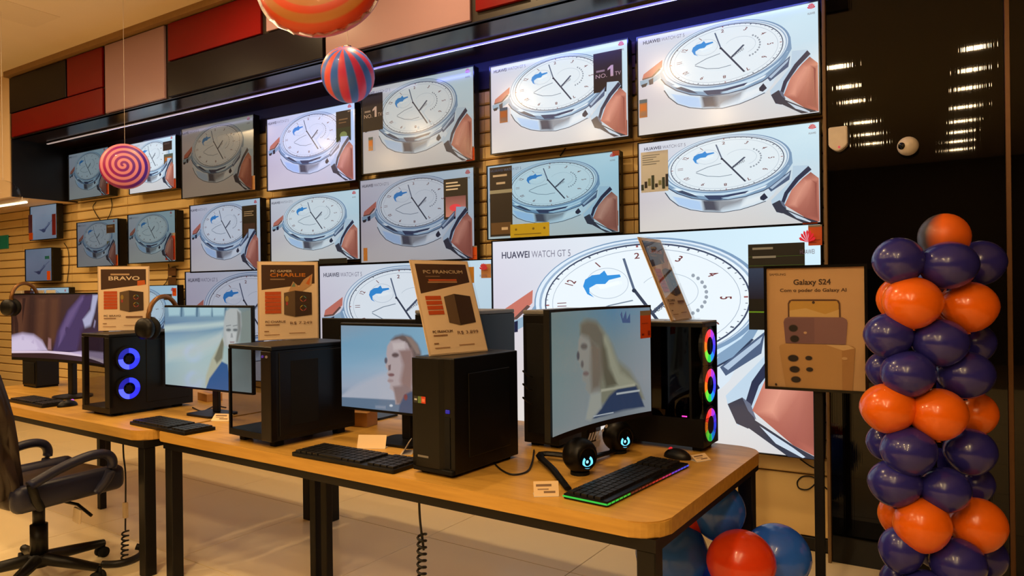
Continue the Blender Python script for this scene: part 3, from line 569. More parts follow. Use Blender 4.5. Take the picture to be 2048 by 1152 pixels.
# 2: wide case with glass front and plain side
t = thing('desktop_tower', 'wide black computer case with a glass front reflecting the room and a plain side', 'computer tower', (-2.682, 2.351, TZ), R(-6), 'computer towers'); w, d, h, z0 = .345, .47, .455, .03
bm = B(); shell(bm, w, d, h, z0, ('-y', '-x')); mk('case', bm, mat('navy_black', (10, 11, 16), .4, spec=.35), t); feet(t, w-.02, d-.02, .03)
bm = B(); box(bm, *b3(w/2-.075, w/2, -d/2-.004, -d/2+.03, z0, h-.02), .004, 2); mk('front_post', bm, mat('brown_black', (24, 18, 15), .3), t)
bm = B(); box(bm, *b3(-w/2, -w/2+.012, -d/2, -d/2+.012, z0+.03, h-.02)); mk('corner_post', bm, M_blk, t)
bm = B(); box(bm, *b3(-w/2+.012, w/2-.075, -d/2+.001, -d/2+.005, z0+.03, h-.02)); mk('front_glass', bm, M_smoke, t)
bm = B(); box(bm, *b3(-w/2+.001, -w/2+.005, -d/2+.012, d/2-.006, z0+.03, h-.02)); mk('side_glass', bm, M_smoke, t)
bm = B(); box(bm, *b3(w/2, w/2+.004, -d/2+.04, d/2-.01, z0+.02, h-.03), .002, 1); sp_ = mk('side_panel', bm, MATS['navy_black'], t)
bm = B(); box(bm, *b3(w/2+.004, w/2+.0055, -d/2+.10, -d/2+.25, z0+.06, h-.07), .0006, 1); mk('vent_inset', bm, M_dark, sp_)
for k, c in enumerate(((120, 60, 200), (200, 150, 110))): bm = B(); cyl(bm, (w/2-.055+.03*k, -d/2-.004, h-.045), (w/2-.055+.03*k, -d/2-.009, h-.045), .006, 12); mk('front_button', bm, em('button_%d' % k, c, .35), t)
innards(t, w, d, h, z0, -1)
# 3: plain office tower with a sticker and a blue power light
t = thing('desktop_tower', 'plain black tower with a small red and green sticker and a blue power light', 'computer tower', (-1.614, 2.297, TZ), R(-5), 'computer towers'); w, d, h = .20, .42, .445
M_pl = mat('satin_black', (12, 11, 11), .36, spec=.35)
bm = B(); box(bm, *b3(-w/2, w/2, -d/2+.02, d/2, .012, h), .004); mk('case', bm, M_pl, t); feet(t, w, d, .012)
bm = B(); prism(bm, [(-w/2, -d/2+.0195), (-w/2, -d/2+.004), (-w/2+.02, -d/2), (w/2-.06, -d/2), (w/2-.045, -d/2+.012), (w/2-.012, -d/2+.012), (w/2, -d/2+.0195)], .03, h-.004); fp = mk('front_panel', bm, M_pl, t)
bm = B(); box(bm, *b3(-w/2, w/2, -d/2+.002, -d/2+.0195, .012, .03), .003, 1); mk('lower_trim', bm, M_dark, t)
P = Pic(); P.rect(0, 0, .02, .026, (40, 40, 46)); P.rect(.003, .010, .017, .016, (190, 190, 190)); P.rect(.022, 0, .040, .026, (92, 120, 70)); P.rect(.040, 0, .062, .026, (196, 60, 34)); P.rect(.043, .006, .058, .018, (226, 120, 90)); P.build('sticker', PRINT, fp, (-w/2+.012, -d/2-.001, .27))
P = Pic(); P.rect(0, 0, .055, .008, (120, 116, 110)); P.build('name_badge', PRINT, fp, (-w/2+.03, -d/2-.001, .065))
bm = B(); box(bm, (w/2-.026, -d/2+.010, .247), (.020, .006, .014), .002, 1); mk('power_light', bm, em('power_blue', (40, 40, 200), .5), t)
bm = B(); box(bm, (w/2-.028, -d/2+.0105, .13), (.026, .004, .19), .001, 1); mk('optical_slot', bm, M_dark, t)
bm = B(); box(bm, (w/2+.001, .02, h/2), (.006, d*.62, h*.72), .003); mk('side_relief', bm, M_pl, t)
# 4: tower with three rainbow fans in its front, glass side
t = thing('desktop_tower', 'black glass-sided tower with three rainbow fans in its front', 'computer tower', (-1.045, 3.03, TZ), R(-3.5), 'computer towers'); w, d, h, z0 = .41, .185, .545, .02
bm = B(); e = .006
for a in (b3(-w/2, w/2, -d/2, d/2, z0, z0+.12), b3(-w/2, w/2, -d/2, d/2, h-.016, h), b3(-w/2, w/2, d/2-e, d/2, z0+.12, h-.016), b3(-w/2, -w/2+e, -d/2, d/2-e, z0+.12, h-.016), b3(w/2-.06, w/2-.05, -d/2, d/2-e, z0+.12, h-.016)): box(bm, *a)
mk('case', bm, M_blk, t); feet(t, w, d, z0)
bm = B(); box(bm, *b3(-w/2, w/2, -d/2, d/2, h, h+.008), .002, 1); mk('top_grille', bm, M_grey, t)
bm = B(); box(bm, *b3(-w/2+.006, w/2-.06, -d/2+.001, -d/2+.005, z0+.12, h-.016)); mk('side_glass', bm, glass_mat('dark_glass', (.34, .35, .44), 1.4), t)
bm = B(); box(bm, *b3(w/2-.005, w/2, -d/2, d/2, z0, h), .001, 1); mk('front_glass', bm, M_smoke, t)
RGB = [(90, 60, 255), (190, 60, 230), (255, 70, 90), (255, 60, 40), (255, 130, 30), (120, 230, 60), (40, 220, 80), (30, 150, 255), (50, 70, 255)]
for zz in (.105, .275, .445): fan(t, (w/2-.0215, 0, zz), (0, R(90), 0), .074, [RGB[(k*1) % 9] for k in range(9)], strength=1.3, seg=54)
bm = B(); box(bm, *b3(-w*.40, w*.2, d*.34, d*.36, z0+.14, h-.05)); mk('motherboard', bm, mat('board_blue', (26, 28, 60), .4), t)
bm = B(); box(bm, *b3(-w*.38, w*.18, -d*.1, d*.34, z0+.24, z0+.285), .006); mk('graphics_card', bm, MATS['card_grey'], t)
bm = B(); box(bm, (w*.30, -d/2-.001, z0+.128), (.022, .003, .005)); mk('case_light', bm, em('pink_led', (255, 60, 190), 1.5), t)
# 5, 6: tall towers along the wall side of the table
def back_tower(x, y, rz, w, d, h, label, text=None):
    t = thing('desktop_tower', label, 'computer tower', (x, y, TZ), rz, 'computer towers')
    bm = B(); box(bm, *b3(-w/2, w/2, -d/2, d/2, .015, h-.02), .004); mk('case', bm, M_pl, t); feet(t, w, d, .015)
    bm = B(); box(bm, *b3(-w/2, w/2, -d/2, d/2, h-.0195, h), .005); mk('top_cover', bm, M_grey, t)
    bm = B(); box(bm, *b3(-w*.38, w*.38, -d/2-.003, -d/2, .06, h-.06), .001, 1); pn = mk('rear_panel', bm, M_dark, t)
    for k in range(4 if text else 0): bm = B(); box(bm, (-.02, -d/2-.005, .10+.022*k), (w*.5, .004, .010)); mk('slot_cover', bm, M_dark, t)
    if text: P = Pic(); P.poly([(0, 0), (.13, .012), (.14, .034), (.01, .022)], (120, 112, 100)); P.build('printed_mark', PRINT, pn, (-.05, -d/2-.004, h-.13))
    return t
back_tower(-1.49, 2.90, R(-3), .18, .40, .605, 'tall black tower with a grey top standing between the plain tower and the gaming monitor')
back_tower(-2.03, 2.88, R(-3), .40, .30, .60, 'broad black case with a grey top standing behind the plain tower', 'Power')

# ================================================================== MONITORS
def flat_monitor(x, y, rz, w, h, zb, label, pic, tint=(1, 1, 1), st=.9, stand=True, base=.0):
    t = thing('desktop_monitor', label, 'monitor', (x, y, TZ), rz, 'monitors on the display tables'); zb -= TZ
    bm = B(); box(bm, (0, .012, zb+h/2), (w+.016, .022, h+.026), .004); mk('housing', bm, M_blk, t)
    bm = B(); box(bm, (0, .035, zb+h/2), (w*.6, .03, h*.6), .01); mk('rear_cover', bm, M_blk, t)
    if pic: pic.build('screen', screen_mat('monitor_glow', tint, st), t, (-w/2, -.0005, zb))
    bm = B(); box(bm, (0, .065, (zb+h*.5)/2+.006), (.05, .022, zb+h*.5-.012), .004); mk('stand_neck', bm, M_blk, t)
    bm = B(); prism(bm, rrect(-.12, -.06, .12, .13, (.03,)*4, 5), 0, .012); mk('stand_base', bm, M_blk, t)
    return t
# snowy street advert
MY2 = 2.5; x0, z0_, w, h = -3.955, .905, .78, .46
def crop_map(ox, oy, k, Y, X0, Z0): return lambda p: ((lambda q: (q.x-X0, q.z-Z0))(onY(ox+p[0]/k, oy+p[1]/k, Y)))
P = Pic(); P.clip = (0, 0, w, h); P.grid(0, 0, w, h, [[(150, 170, 174), (168, 182, 184), (160, 178, 180), (150, 166, 168)], [(150, 176, 184), (166, 186, 188), (166, 186, 186), (140, 152, 150)], [(150, 180, 192), (168, 192, 192), (160, 186, 186), (126, 136, 132)], [(96, 128, 160), (104, 136, 166), (110, 146, 170), (120, 130, 130)], [(120, 150, 168), (128, 160, 176), (130, 160, 172), (110, 124, 126)]])
P.fn = crop_map(300, 590, 5.76, MY2, x0, z0_)
for xx in (210, 390, 570, 720): P.soft([(xx, 120), (xx+140, 130), (xx+130, 235), (xx+10, 240)], (160, 194, 204), .02); P.soft([(xx+145, 120), (xx+165, 120), (xx+160, 250), (xx+145, 250)], (76, 110, 134), .012)
P.soft([(150, 350), (500, 330), (870, 300), (870, 360), (500, 400), (150, 420)], (176, 196, 196), .03); P.soft([(200, 620), (500, 560), (840, 420), (840, 560), (560, 700), (200, 760)], (176, 190, 190), .06)
P.soft([(860, 470), (825, 530), (765, 640), (712, 740), (650, 930), (640, 1040), (760, 1060), (830, 780)], (170, 172, 150), .02); P.soft([(835, 500), (858, 560), (840, 730), (775, 790), (745, 730)], (112, 112, 94), .02); P.soft([(832, 765), (900, 800), (940, 1120), (650, 1080), (690, 960)], (40, 84, 136), .012)
P.soft([(1050, 180), (1300, 150), (1300, 560), (1040, 560)], (120, 132, 128), .04); P.soft([(848, 500), (858, 300), (880, 185), (930, 145), (1010, 145), (1052, 195), (1060, 350), (1035, 500), (1000, 580), (920, 610), (862, 580)], (170, 176, 176), .016); P.soft([(1010, 180), (1050, 220), (1056, 400), (1020, 540), (990, 560), (1015, 400)], (120, 124, 122), .02); P.soft([(880, 430), (1000, 430), (990, 560), (900, 560)], (184, 188, 188), .03)
for q in (912, 990): P.sell(q, 402, 26, 15, (84, 92, 96), .012); P.soft([(q-28, 352), (q+26, 342), (q+28, 352), (q-26, 362)], (120, 126, 128), .008)
P.soft([(940, 440), (958, 440), (966, 490), (936, 490)], (146, 150, 152), .008); P.soft([(925, 535), (985, 535), (975, 550), (935, 550)], (140, 120, 122), .008)
flat_monitor(x0+w/2, MY2, 0, w, h, z0_, 'wide monitor showing a pale figure in a snowy street, headset hung on its corner', P, st=.95)
# profile of a face against the sky
MY3 = 2.45; x0, z0_, w, h = -2.455, .897, .70, .388
P = Pic(); P.clip = (0, 0, w, h); P.grid(0, 0, w, h, [[(96, 116, 136)]*3, [(150, 164, 184), (160, 168, 184), (150, 160, 178)], [(128, 164, 190), (150, 172, 192), (140, 172, 196)], [(112, 156, 184), (118, 160, 186), (124, 168, 194)], [(130, 152, 172), (118, 158, 184), (128, 172, 198)]])
P.fn = crop_map(660, 630, 4.265, MY3, x0, z0_)
P.soft([(60, 680), (250, 590), (400, 520), (500, 490), (900, 520), (900, 780), (60, 720)], (168, 174, 188), .03); P.soft([(40, 694), (400, 715), (900, 745), (900, 900), (40, 840)], (92, 114, 138), .008)
P.soft([(520, 215), (560, 180), (620, 165), (690, 185), (745, 245), (775, 310), (790, 430), (760, 560), (690, 600), (600, 400)], (100, 86, 84), .018); P.soft([(640, 180), (700, 200), (750, 260), (770, 330), (740, 330), (690, 250)], (134, 116, 108), .012)
P.soft([(482, 330), (490, 265), (520, 220), (590, 205), (660, 240), (700, 330), (716, 450), (700, 600), (716, 760), (560, 760), (552, 660), (512, 625), (515, 590), (494, 565), (502, 525), (486, 502), (498, 478), (474, 436), (490, 380)], (172, 158, 160), .010)
P.soft([(590, 300), (700, 290), (716, 450), (700, 640), (640, 680), (600, 560), (625, 430)], (138, 112, 108), .03); P.soft([(540, 610), (640, 600), (700, 640), (700, 760), (570, 760)], (132, 112, 112), .02); P.soft([(535, 240), (640, 230), (640, 290), (545, 300)], (190, 178, 178), .02)
P.sell(560, 342, 30, 20, (92, 76, 78), .010); P.sell(480, 388, 12, 26, (86, 82, 94), .008); P.soft([(500, 430), (522, 420), (520, 470), (502, 474)], (112, 92, 94), .008); P.sell(526, 510, 26, 14, (116, 82, 86), .008); P.sell(520, 560, 24, 12, (150, 130, 132), .010)
P.soft([(600, 760), (640, 680), (700, 650), (900, 700), (900, 880), (590, 850)], (60, 78, 108), .012); P.sell(525, 772, 14, 10, (196, 204, 212), .006); P.soft([(390, 770), (480, 775), (480, 800), (390, 795)], (122, 136, 156), .01); P.sell(650, 700, 16, 26, (120, 60, 62), .008)
flat_monitor(x0+w/2, MY3, 0, w, h, z0_, 'monitor showing the profile of a face against a blue sky', P, st=.92)
# monitor seen from behind
t = flat_monitor(-2.70, 2.96, R(180), .78, .42, .86, 'monitor turned to the wall, its black back towards the profile screen', None)
# curved ultrawide
def curved_monitor(x, y, rz, w, h, zb, label, pic, sag, tint, st, tilt=0., name='curved_monitor'):
    t = thing(name, label, 'monitor', (x, y, TZ), rz, 'monitors on the display tables'); zb -= TZ
    bend = lambda q: sag*(1-(2*(q)/w)**2)                # the middle lies further back
    bm = B(); n = 18; ys = []
    for f, e in ((0, .010), (1, .010)):
        ys.append([[bm.verts.new((-w/2-e+(w+2*e)*k/n, bend(-w/2+w*k/n)+(.0015 if f == 0 else .028), zz)) for k in range(n+1)] for zz in (zb-.02, zb+h+.010)])
    for k in range(n):
        A = ys[0]; C = ys[1]
        bm.faces.new((A[0][k], A[0][k+1], A[1][k+1], A[1][k])); bm.faces.new((C[0][k+1], C[0][k], C[1][k], C[1][k+1])); bm.faces.new((A[1][k], A[1][k+1], C[1][k+1], C[1][k])); bm.faces.new((A[0][k+1], A[0][k], C[0][k], C[0][k+1]))
    for k in (0, n): bm.faces.new((ys[0][0][k], ys[0][1][k], ys[1][1][k], ys[1][0][k]))
    bmesh.ops.recalc_face_normals(bm, faces=bm.faces[:]); hs = mk('housing', bm, M_blk, t)
    s = pic.build('screen', screen_mat('curved_glow', tint, st), t, (0, 0, zb), bend=bend)
    bm = B(); box(bm, (0, sag+.05, (zb+h*.5)/2+.01), (.06, .035, zb+h*.5-.02), .006); mk('stand_neck', bm, M_blk, t)
    return t, hs, s
P = Pic(); w, h = 1.18, .44; P.clip = (-w/2, 0, w/2, h)
P.grid(-w/2, 0, w/2, h, [[(60, 34, 34), (50, 30, 34), (60, 40, 50), (70, 52, 72)], [(56, 30, 26), (60, 34, 30), (52, 34, 44), (60, 44, 64)], [(48, 26, 22), (66, 40, 34), (60, 40, 44), (50, 38, 56)], [(44, 24, 22), (70, 44, 36), (64, 44, 46), (60, 48, 70)]])
P.fn = crop_map(0, 560, 4.115, 2.40, -5.03, 1.01)
for q in ((120, 140), (250, 170), (340, 150)): P.soft([(q[0], 130), (q[0]+70, 130), (q[0]+50, 520), (q[0]-10, 520)], (92, 56, 40), .10)
P.soft([(360, 600), (400, 430), (480, 260), (600, 130), (730, 120), (700, 220), (640, 330), (580, 600)], (70, 54, 96), .04); P.soft([(420, 420), (490, 265), (600, 140), (640, 130), (560, 260), (470, 420), (400, 560)], (104, 84, 130), .04)
P.soft([(640, 395), (618, 330), (700, 250), (725, 120), (790, 120), (745, 265), (700, 375)], (176, 176, 208), .03); P.soft([(730, 390), (745, 330), (760, 340), (745, 395)], (140, 130, 160), .02); P.soft([(600, 420), (800, 400), (800, 600), (560, 600)], (60, 40, 62), .06)
P.soft([(30, 585), (45, 510), (90, 460), (160, 440), (230, 455), (285, 505), (325, 585)], (200, 184, 214), .03); P.soft([(60, 580), (90, 500), (160, 470), (230, 500), (270, 580)], (216, 202, 228), .04); P.soft([(325, 580), (330, 480), (350, 490), (352, 580)], (150, 110, 110), .02)
P.poly([(30, 578), (330, 588), (640, 612), (900, 650), (900, 690), (640, 640), (330, 606), (30, 596)], (228, 206, 224)); P.soft([(500, 600), (650, 590), (900, 600), (900, 660), (640, 630)], (190, 170, 206), .02)
t, hs, s = curved_monitor(-5.03, 2.40, 0, w, h, 1.01, 'curved ultrawide monitor showing dark purple shapes beside a white dome', P, .06, (1, 1, 1), .9)
bm = B(); cyl(bm, (0, .11, 0), (0, .11, .014), .12, 28); mk('stand_base', bm, M_blk, t)
# gaming monitor turned to the end of the table
a, b = Vector((-1.165, 2.18, 0)), Vector((-1.045, 2.845, 0)); u = b-a; w, h = u.length, .44; rz = math.atan2(u.y, u.x); mid = (a+b)/2
P = Pic(); P.clip = (-w/2, 0, w/2, h)
P.grid(-w/2, 0, w/2, h, [[(134, 146, 150), (146, 152, 156), (130, 136, 146), (150, 156, 164)], [(132, 148, 150), (140, 148, 150), (140, 146, 152), (156, 162, 170)], [(120, 142, 144), (128, 144, 146), (130, 146, 154), (150, 160, 170)], [(116, 136, 138), (110, 140, 152), (92, 140, 172), (130, 156, 176)]])
nrm = Vector((math.sin(rz), -math.cos(rz), 0)); ud = u.normalized()
def m4(p):
    r = ray(1060+p[0]/3.84, 590+p[1]/3.84); base = Vector((mid.x, mid.y, 0)); tt = (base-Vector((0, 0, 0))).dot(nrm)/r.dot(nrm); q = O + r*tt; return ((q-base).dot(ud), q.z-.925)
P.fn = m4
P.soft([(430, 230), (470, 190), (560, 200), (620, 270), (680, 380), (720, 500), (800, 580), (850, 680), (890, 800), (600, 850), (560, 600), (440, 330)], (134, 132, 114), .03); P.soft([(580, 230), (650, 330), (690, 450), (740, 600), (850, 690), (710, 720), (660, 520)], (160, 158, 138), .03); P.soft([(600, 300), (640, 420), (660, 560), (720, 690), (640, 720), (590, 520)], (100, 94, 78), .03)
P.soft([(420, 350), (445, 290), (540, 320), (585, 430), (592, 560), (575, 650), (600, 740), (520, 780), (478, 725), (486, 685), (455, 662), (452, 622), (462, 592), (440, 562), (426, 520), (404, 480), (415, 430)], (150, 148, 142), .014); P.soft([(520, 340), (600, 400), (612, 600), (590, 720), (530, 740), (520, 560)], (122, 110, 98), .04); P.soft([(436, 300), (445, 225), (500, 195), (570, 215), (620, 300), (610, 400), (540, 380), (500, 330)], (112, 106, 94), .03); P.sell(466, 398, 28, 24, (102, 98, 96), .012); P.sell(415, 470, 12, 34, (74, 78, 88), .01); P.sell(450, 535, 12, 28, (100, 98, 98), .01); P.sell(480, 608, 24, 18, (124, 106, 104), .01)
P.soft([(530, 960), (600, 880), (660, 780), (720, 720), (840, 700), (890, 860), (760, 890), (640, 930)], (48, 64, 96), .014); P.soft([(520, 770), (600, 750), (600, 870), (520, 970), (480, 960)], (166, 166, 158), .02); P.soft([(710, 758), (860, 728), (860, 742), (710, 772)], (190, 194, 198), .006); P.soft([(600, 730), (690, 715), (830, 682), (832, 700), (690, 732), (600, 750)], (180, 176, 156), .008); P.line([(540, 940), (690, 908)], .005, (180, 186, 196))
P.poly([(735, 150), (745, 125), (752, 185), (772, 120), (778, 190), (798, 140), (800, 215), (750, 215)], (72, 96, 140))
t, hs, s = curved_monitor(mid.x, mid.y, rz, w, h, .925, 'curved gaming monitor with an orange sticker, two round speakers at its feet', P, .035, (.96, 1, .98), .68)
P = Pic(); cw, ch = .085, .115; P.rect(0, 0, cw, ch*.83, (222, 84, 24)); P.rect(0, ch*.83, cw, ch, (150, 134, 118)); P.rect(.012, .012, .03, .02, (140, 40, 14)); P.rect(cw*.7, .01, cw*.92, .03, (150, 44, 16)); P.rect(.012, .06, .06, .064, (180, 64, 20)); P.build('price_sticker', PRINT, t, (w/2-cw-.012, -.010, .925-TZ+h-ch-.012), bend=None)
P = Pic()
for k in range(4): P.poly([(.018*k, .0), (.018*k+.012, .0), (.018*k+.03, .03), (.018*k+.02, .03)], (206, 200, 206))
P.poly([(.0, -.006), (.09, -.006), (.08, -.03), (.02, -.03)], (170, 164, 172)); P.ell(.13, .04, .010, .007, (225, 222, 226)); P.ell(.105, .028, .008, .006, (210, 206, 212)); P.build('chin_emblem', PRINT, t, (-.10, .022, .115))
Mi = (Matrix.Translation((mid.x, mid.y, TZ)) @ Matrix.Rotation(rz, 4, 'Z')).inverted()
for ends in ([(1082, 905, .03), (1108, 940, .02), (1136, 978, .012)], None):
    ptsl = [Mi @ onZ(x_, y_, TZ+z_) for x_, y_, z_ in ends] if ends else [Vector((.02, .09, .03)), Vector((.10, .10, .02)), Vector((.2, .10, .012))]
    if ends: ptsl = [Vector((0, .085, .03))] + ptsl
    bm = B(); cp = curve_pts(ptsl, 5); tube(bm, cp, [.019-.006*i/len(cp) for i in range(len(cp))], 8); bmesh.ops.transform(bm, matrix=Matrix.Translation((0, 0, .006)) @ Matrix.Diagonal((1, 1, .6, 1)), verts=bm.verts[:]); mk('stand_foot', bm, M_blk, t)

# ================================================================== PRICE SIGNS ON THE TOWERS
M_acr = glass_mat('acrylic', (.96, .96, .96), 1.35)
def sign(x, y, z, rz, lean, label, head, sub, price, style, w=.285, h=.39):
    t = thing('price_sign', label, 'sign', (x, y, z), rz, 'price signs standing on the towers'); lr = (-lean, 0, 0)
    P = Pic(); P.rect(-w/2, 0, w/2, h, (250, 222, 186)); iw = w*.455
    P.poly([(-iw, h*.64), (iw, h*.72 if style != 3 else h*.76), (iw, h*.965), (-iw, h*.965)], (70, 42, 22))
    if style == 1: P.rect(-w*.26, h*.87, w*.12, h*.895, (200, 166, 128)); P.text(head, -w*.30, h*.79, h*.06, (240, 220, 190), w=w*.62, bold=.06); P.poly([(w*.28, h*.70), (w*.44, h*.72), (w*.43, h*.79), (w*.28, h*.78)], (214, 100, 34))
    if style == 2: P.text('PC GAMER', -w*.30, h*.87, h*.028, (226, 206, 176), w=w*.36, bold=.05); P.text(head, -w*.31, h*.81, h*.045, (214, 128, 30), w=w*.60, bold=.07); P.rect(-w*.31, h*.77, -w*.06, h*.785, (160, 130, 100)); P.poly([(0, h*.62), (w*.08, h*.75), (w*.18, h*.68), (w*.26, h*.77), (w*.42, h*.85), (w*.40, h*.70), (w*.2, h*.60)], (206, 160, 110)); P.poly([(w*.3, h*.72), (w*.40, h*.84), (w*.36, h*.70)], (214, 110, 40)); P.poly([(w*.05, h*.68), (w*.10, h*.74), (w*.12, h*.68)], (120, 150, 120))
    if style == 3: P.text(head, -w*.34, h*.86, h*.035, (206, 184, 150), w=w*.70, bold=.05); P.rect(-w*.32, h*.82, -w*.07, h*.832, (130, 102, 76)); P.rect(-w*.28, h*.775, w*.22, h*.795, (206, 92, 40)); P.rect(-w*.30, h*.755, w*.22, h*.77, (190, 146, 100))
    n = 4 if style == 3 else 6
    for k in range(n): zz = h*(.57-.053*k) if style == 3 else h*(.575-.048*k); P.rect(-w*.40, zz, -w*.13, zz+h*.042, (206, 84, 26))
    P.poly([(-w*.08, h*.32), (w*.11, h*.285), (w*.11, h*.63), (-w*.08, h*.60)], (108, 84, 58)); P.poly([(w*.11, h*.285), (w*.40, h*.31), (w*.40, h*.60), (w*.11, h*.63)], (62, 40, 24))
    if style != 3:
        for zz in (.40, .52):
            for k, c in enumerate(((90, 150, 150), (190, 170, 50), (200, 100, 60), (170, 70, 90))): P.ell(w*.25, h*zz, w*.055, h*.038, c, a0=90*k, a1=90*k+90, n=6); P.L -= 1
            P.L += 1
        P.ell(-w*.03, h*.52, w*.03, h*.04, (170, 140, 60), n=12); P.ell(-w*.03, h*.46, w*.02, h*.025, (180, 60, 60), n=10)
    P.text('PC ' + head if style != 3 else head, -w*.40, h*.215, h*.026, (100, 66, 44), w=w*.34, bold=.05); P.rect(-w*.40, h*.182, -w*.16, h*.195, (150, 110, 78))
    if price: P.text(price, w*.02, h*.19, h*.034, (110, 72, 48), w=w*.38)
    else: P.rect(w*.04, h*.195, w*.38, h*.22, (140, 100, 70))
    P.rect(-w*.42, h*.10, -w*.34, h*.112, (150, 106, 70)); P.rect(-w*.42, h*.055, -w*.16, h*.063, (168, 122, 82)); P.rect(0, h*.07, w*.28, h*.078, (168, 122, 82))
    P.build('printed_sheet', PAPER, t, (0, 0, .004), lr)
    bm = B(); box(bm, (0, .004, h/2+.004), (w+.012, .003, h+.008)); mk('backing_sheet', bm, mat('sign_back', (214, 190, 160), .5), t, rot=lr)
    bm = B(); box(bm, (0, -.010, h/2+.004), (w+.012, .002, h+.008)); mk('acrylic_front', bm, M_acr, t, rot=lr)
    bm = B(); box(bm, (0, .0, .002), (w+.012, .075, .003)); mk('acrylic_foot', bm, M_acr, t)
    return t
def mid2(a, b): return ((a[0]+b[0])/2, (a[1]+b[1])/2)
x, y = mid2((-4.413, 2.359), (-4.195, 2.547)); sign(x+.0, y, 1.221, R(40.8), 0, 'cream price sign on the tower with blue fans, headline in rounded white letters', 'BRAVO', '', '', 1)
x, y = mid2((-2.917, 2.329), (-2.74, 2.587)); sign(x, y, 1.206, R(55.5), 0, 'cream price sign with an orange headline, upright on the wide glass-front case', 'CHARLIE', '', 'R$ 7.249', 2)
x, y = mid2((-1.673, 2.147), (-1.594, 2.417)); sign(x, y, 1.196, R(73.7), R(19), 'tilted price sign with a plain tower printed on it, on the plain tower', 'PC FRANCIUM', '', 'R$ 3.899', 3)
sign(-.965, 3.035, 1.304, R(88), R(22), 'price sign seen almost edge-on, leaning on the tower with rainbow fans', 'CHARLIE', '', '', 2, w=.25)

# ================================================================== KEYBOARDS, MICE, SPEAKERS, SMALL CARDS
def keyboard(p0, p1, depth, label, rgb=False, nk=16):
    a, b = Vector(p0), Vector(p1); u = b-a; L = u.length; rz = math.atan2(u.y, u.x); v = Vector((-math.sin(rz), math.cos(rz), 0)); c = (a+b)/2 + v*depth/2
    t = thing('keyboard', label, 'keyboard', (c.x, c.y, TZ), rz, 'keyboards on the display tables')
    bm = B(); prism(bm, rrect(-L/2, -depth/2, L/2, depth/2, (.008,)*4, 3), .002, .016); mk('body', bm, M_blk, t)
    bm = B(); kw = (L-.02)/nk; kd = (depth-.02-(.02 if rgb else 0))/5
    for j in range(5):
        for i in range(nk):
            if i == nk-5 or (j == 0 and 3 < i < 8): continue
            box(bm, (-L/2+.01+kw*(i+.5), -depth/2+.01+(.02 if rgb else 0)+kd*(j+.5), .0205), (kw*.82, kd*.82, .009))
        if j == 0: box(bm, (-L/2+.01+kw*6, -depth/2+.01+(.02 if rgb else 0)+kd*.5, .0205), (kw*3.8, kd*.82, .009))
    k = mk('keys', bm, mat('key_black', (30, 28, 27), .4), t); k['kind'] = 'stuff'
    if rgb:
        P = Pic(); n = 24; cs = [(40, 220, 70), (60, 200, 60), (110, 40, 30), (140, 36, 30), (200, 40, 40), (220, 50, 110), (120, 70, 230), (70, 90, 255)]
        for q in range(n): P.rect(-L/2+L*q/n, 0, -L/2+L*(q+.86)/n, .006, cs[q*len(cs)//n]); P.L = 0
        P.build('front_light_bar', screen_mat('rgb_bar', (1, 1, 1), .7), t, (0, -depth/2-.001, .007))
        P = Pic(); P.rect(-depth/2, 0, depth/2, .006, (50, 230, 80)); P.build('end_light_bar', SM.setdefault('endbar', screen_mat('rgb_end', (1, 1, 1), .7)), t, (-L/2-.001, 0, .007), (0, 0, R(-90)))
        bm = B(); box(bm, (0, -depth/2+.012, .0168), (L*.98, .02, .0018), .0005, 1); mk('wrist_edge', bm, M_blkg, t)
    return t
keyboard((-3.70, 2.13, 0), (-3.16, 2.09, 0), .17, 'flat dark keyboard below the snow-scene monitor')
keyboard((-2.36, 2.055, 0), (-1.775, 2.035, 0), .185, 'thick black keyboard between the wide case and the plain tower')
keyboard((-.905, 2.055, 0), (-.83, 2.67, 0), .17, 'gaming keyboard with a rainbow light bar along its front edge', True, 20)
keyboard((-5.22, 2.20, 0), (-4.72, 2.175, 0), .16, 'keyboard with a bluish sheen below the curved ultrawide monitor')
def mouse(p, rz, label, c=None):
    t = thing('computer_mouse', label, 'mouse', (p[0], p[1], TZ), rz)
    bm = B(); bmesh.ops.create_uvsphere(bm, u_segments=20, v_segments=12, radius=1); bmesh.ops.transform(bm, matrix=Matrix.Translation((0, 0, .004)) @ Matrix.Diagonal((.033, .06, .036, 1)), verts=bm.verts[:])
    bmesh.ops.bisect_plane(bm, geom=bm.verts[:]+bm.edges[:]+bm.faces[:], plane_co=(0, 0, .002), plane_no=(0, 0, -1), clear_outer=True)
    ed = [e for e in bm.edges if e.is_boundary]; bmesh.ops.edgeloop_fill(bm, edges=ed); mk('shell', bm, M_blk, t, True)
    bm = B(); cyl(bm, (-.004, .03, .0335), (.004, .03, .0335), .008, 14); mk('scroll_wheel', bm, c or M_dark, t)
    return t
p = onZ(1350, 912, .765); mouse((p.x, p.y+.03), R(80), 'black gaming mouse with a red-lit wheel near the rainbow-fan tower', em('red_led', (230, 40, 50), 1.))
p = onZ(135, 805, .765); mouse((p.x+.06, p.y-.03), R(0), 'mouse with a pink glow at the end of the ultrawide monitor\'s keyboard', em('pink_glow', (230, 110, 230), .8))
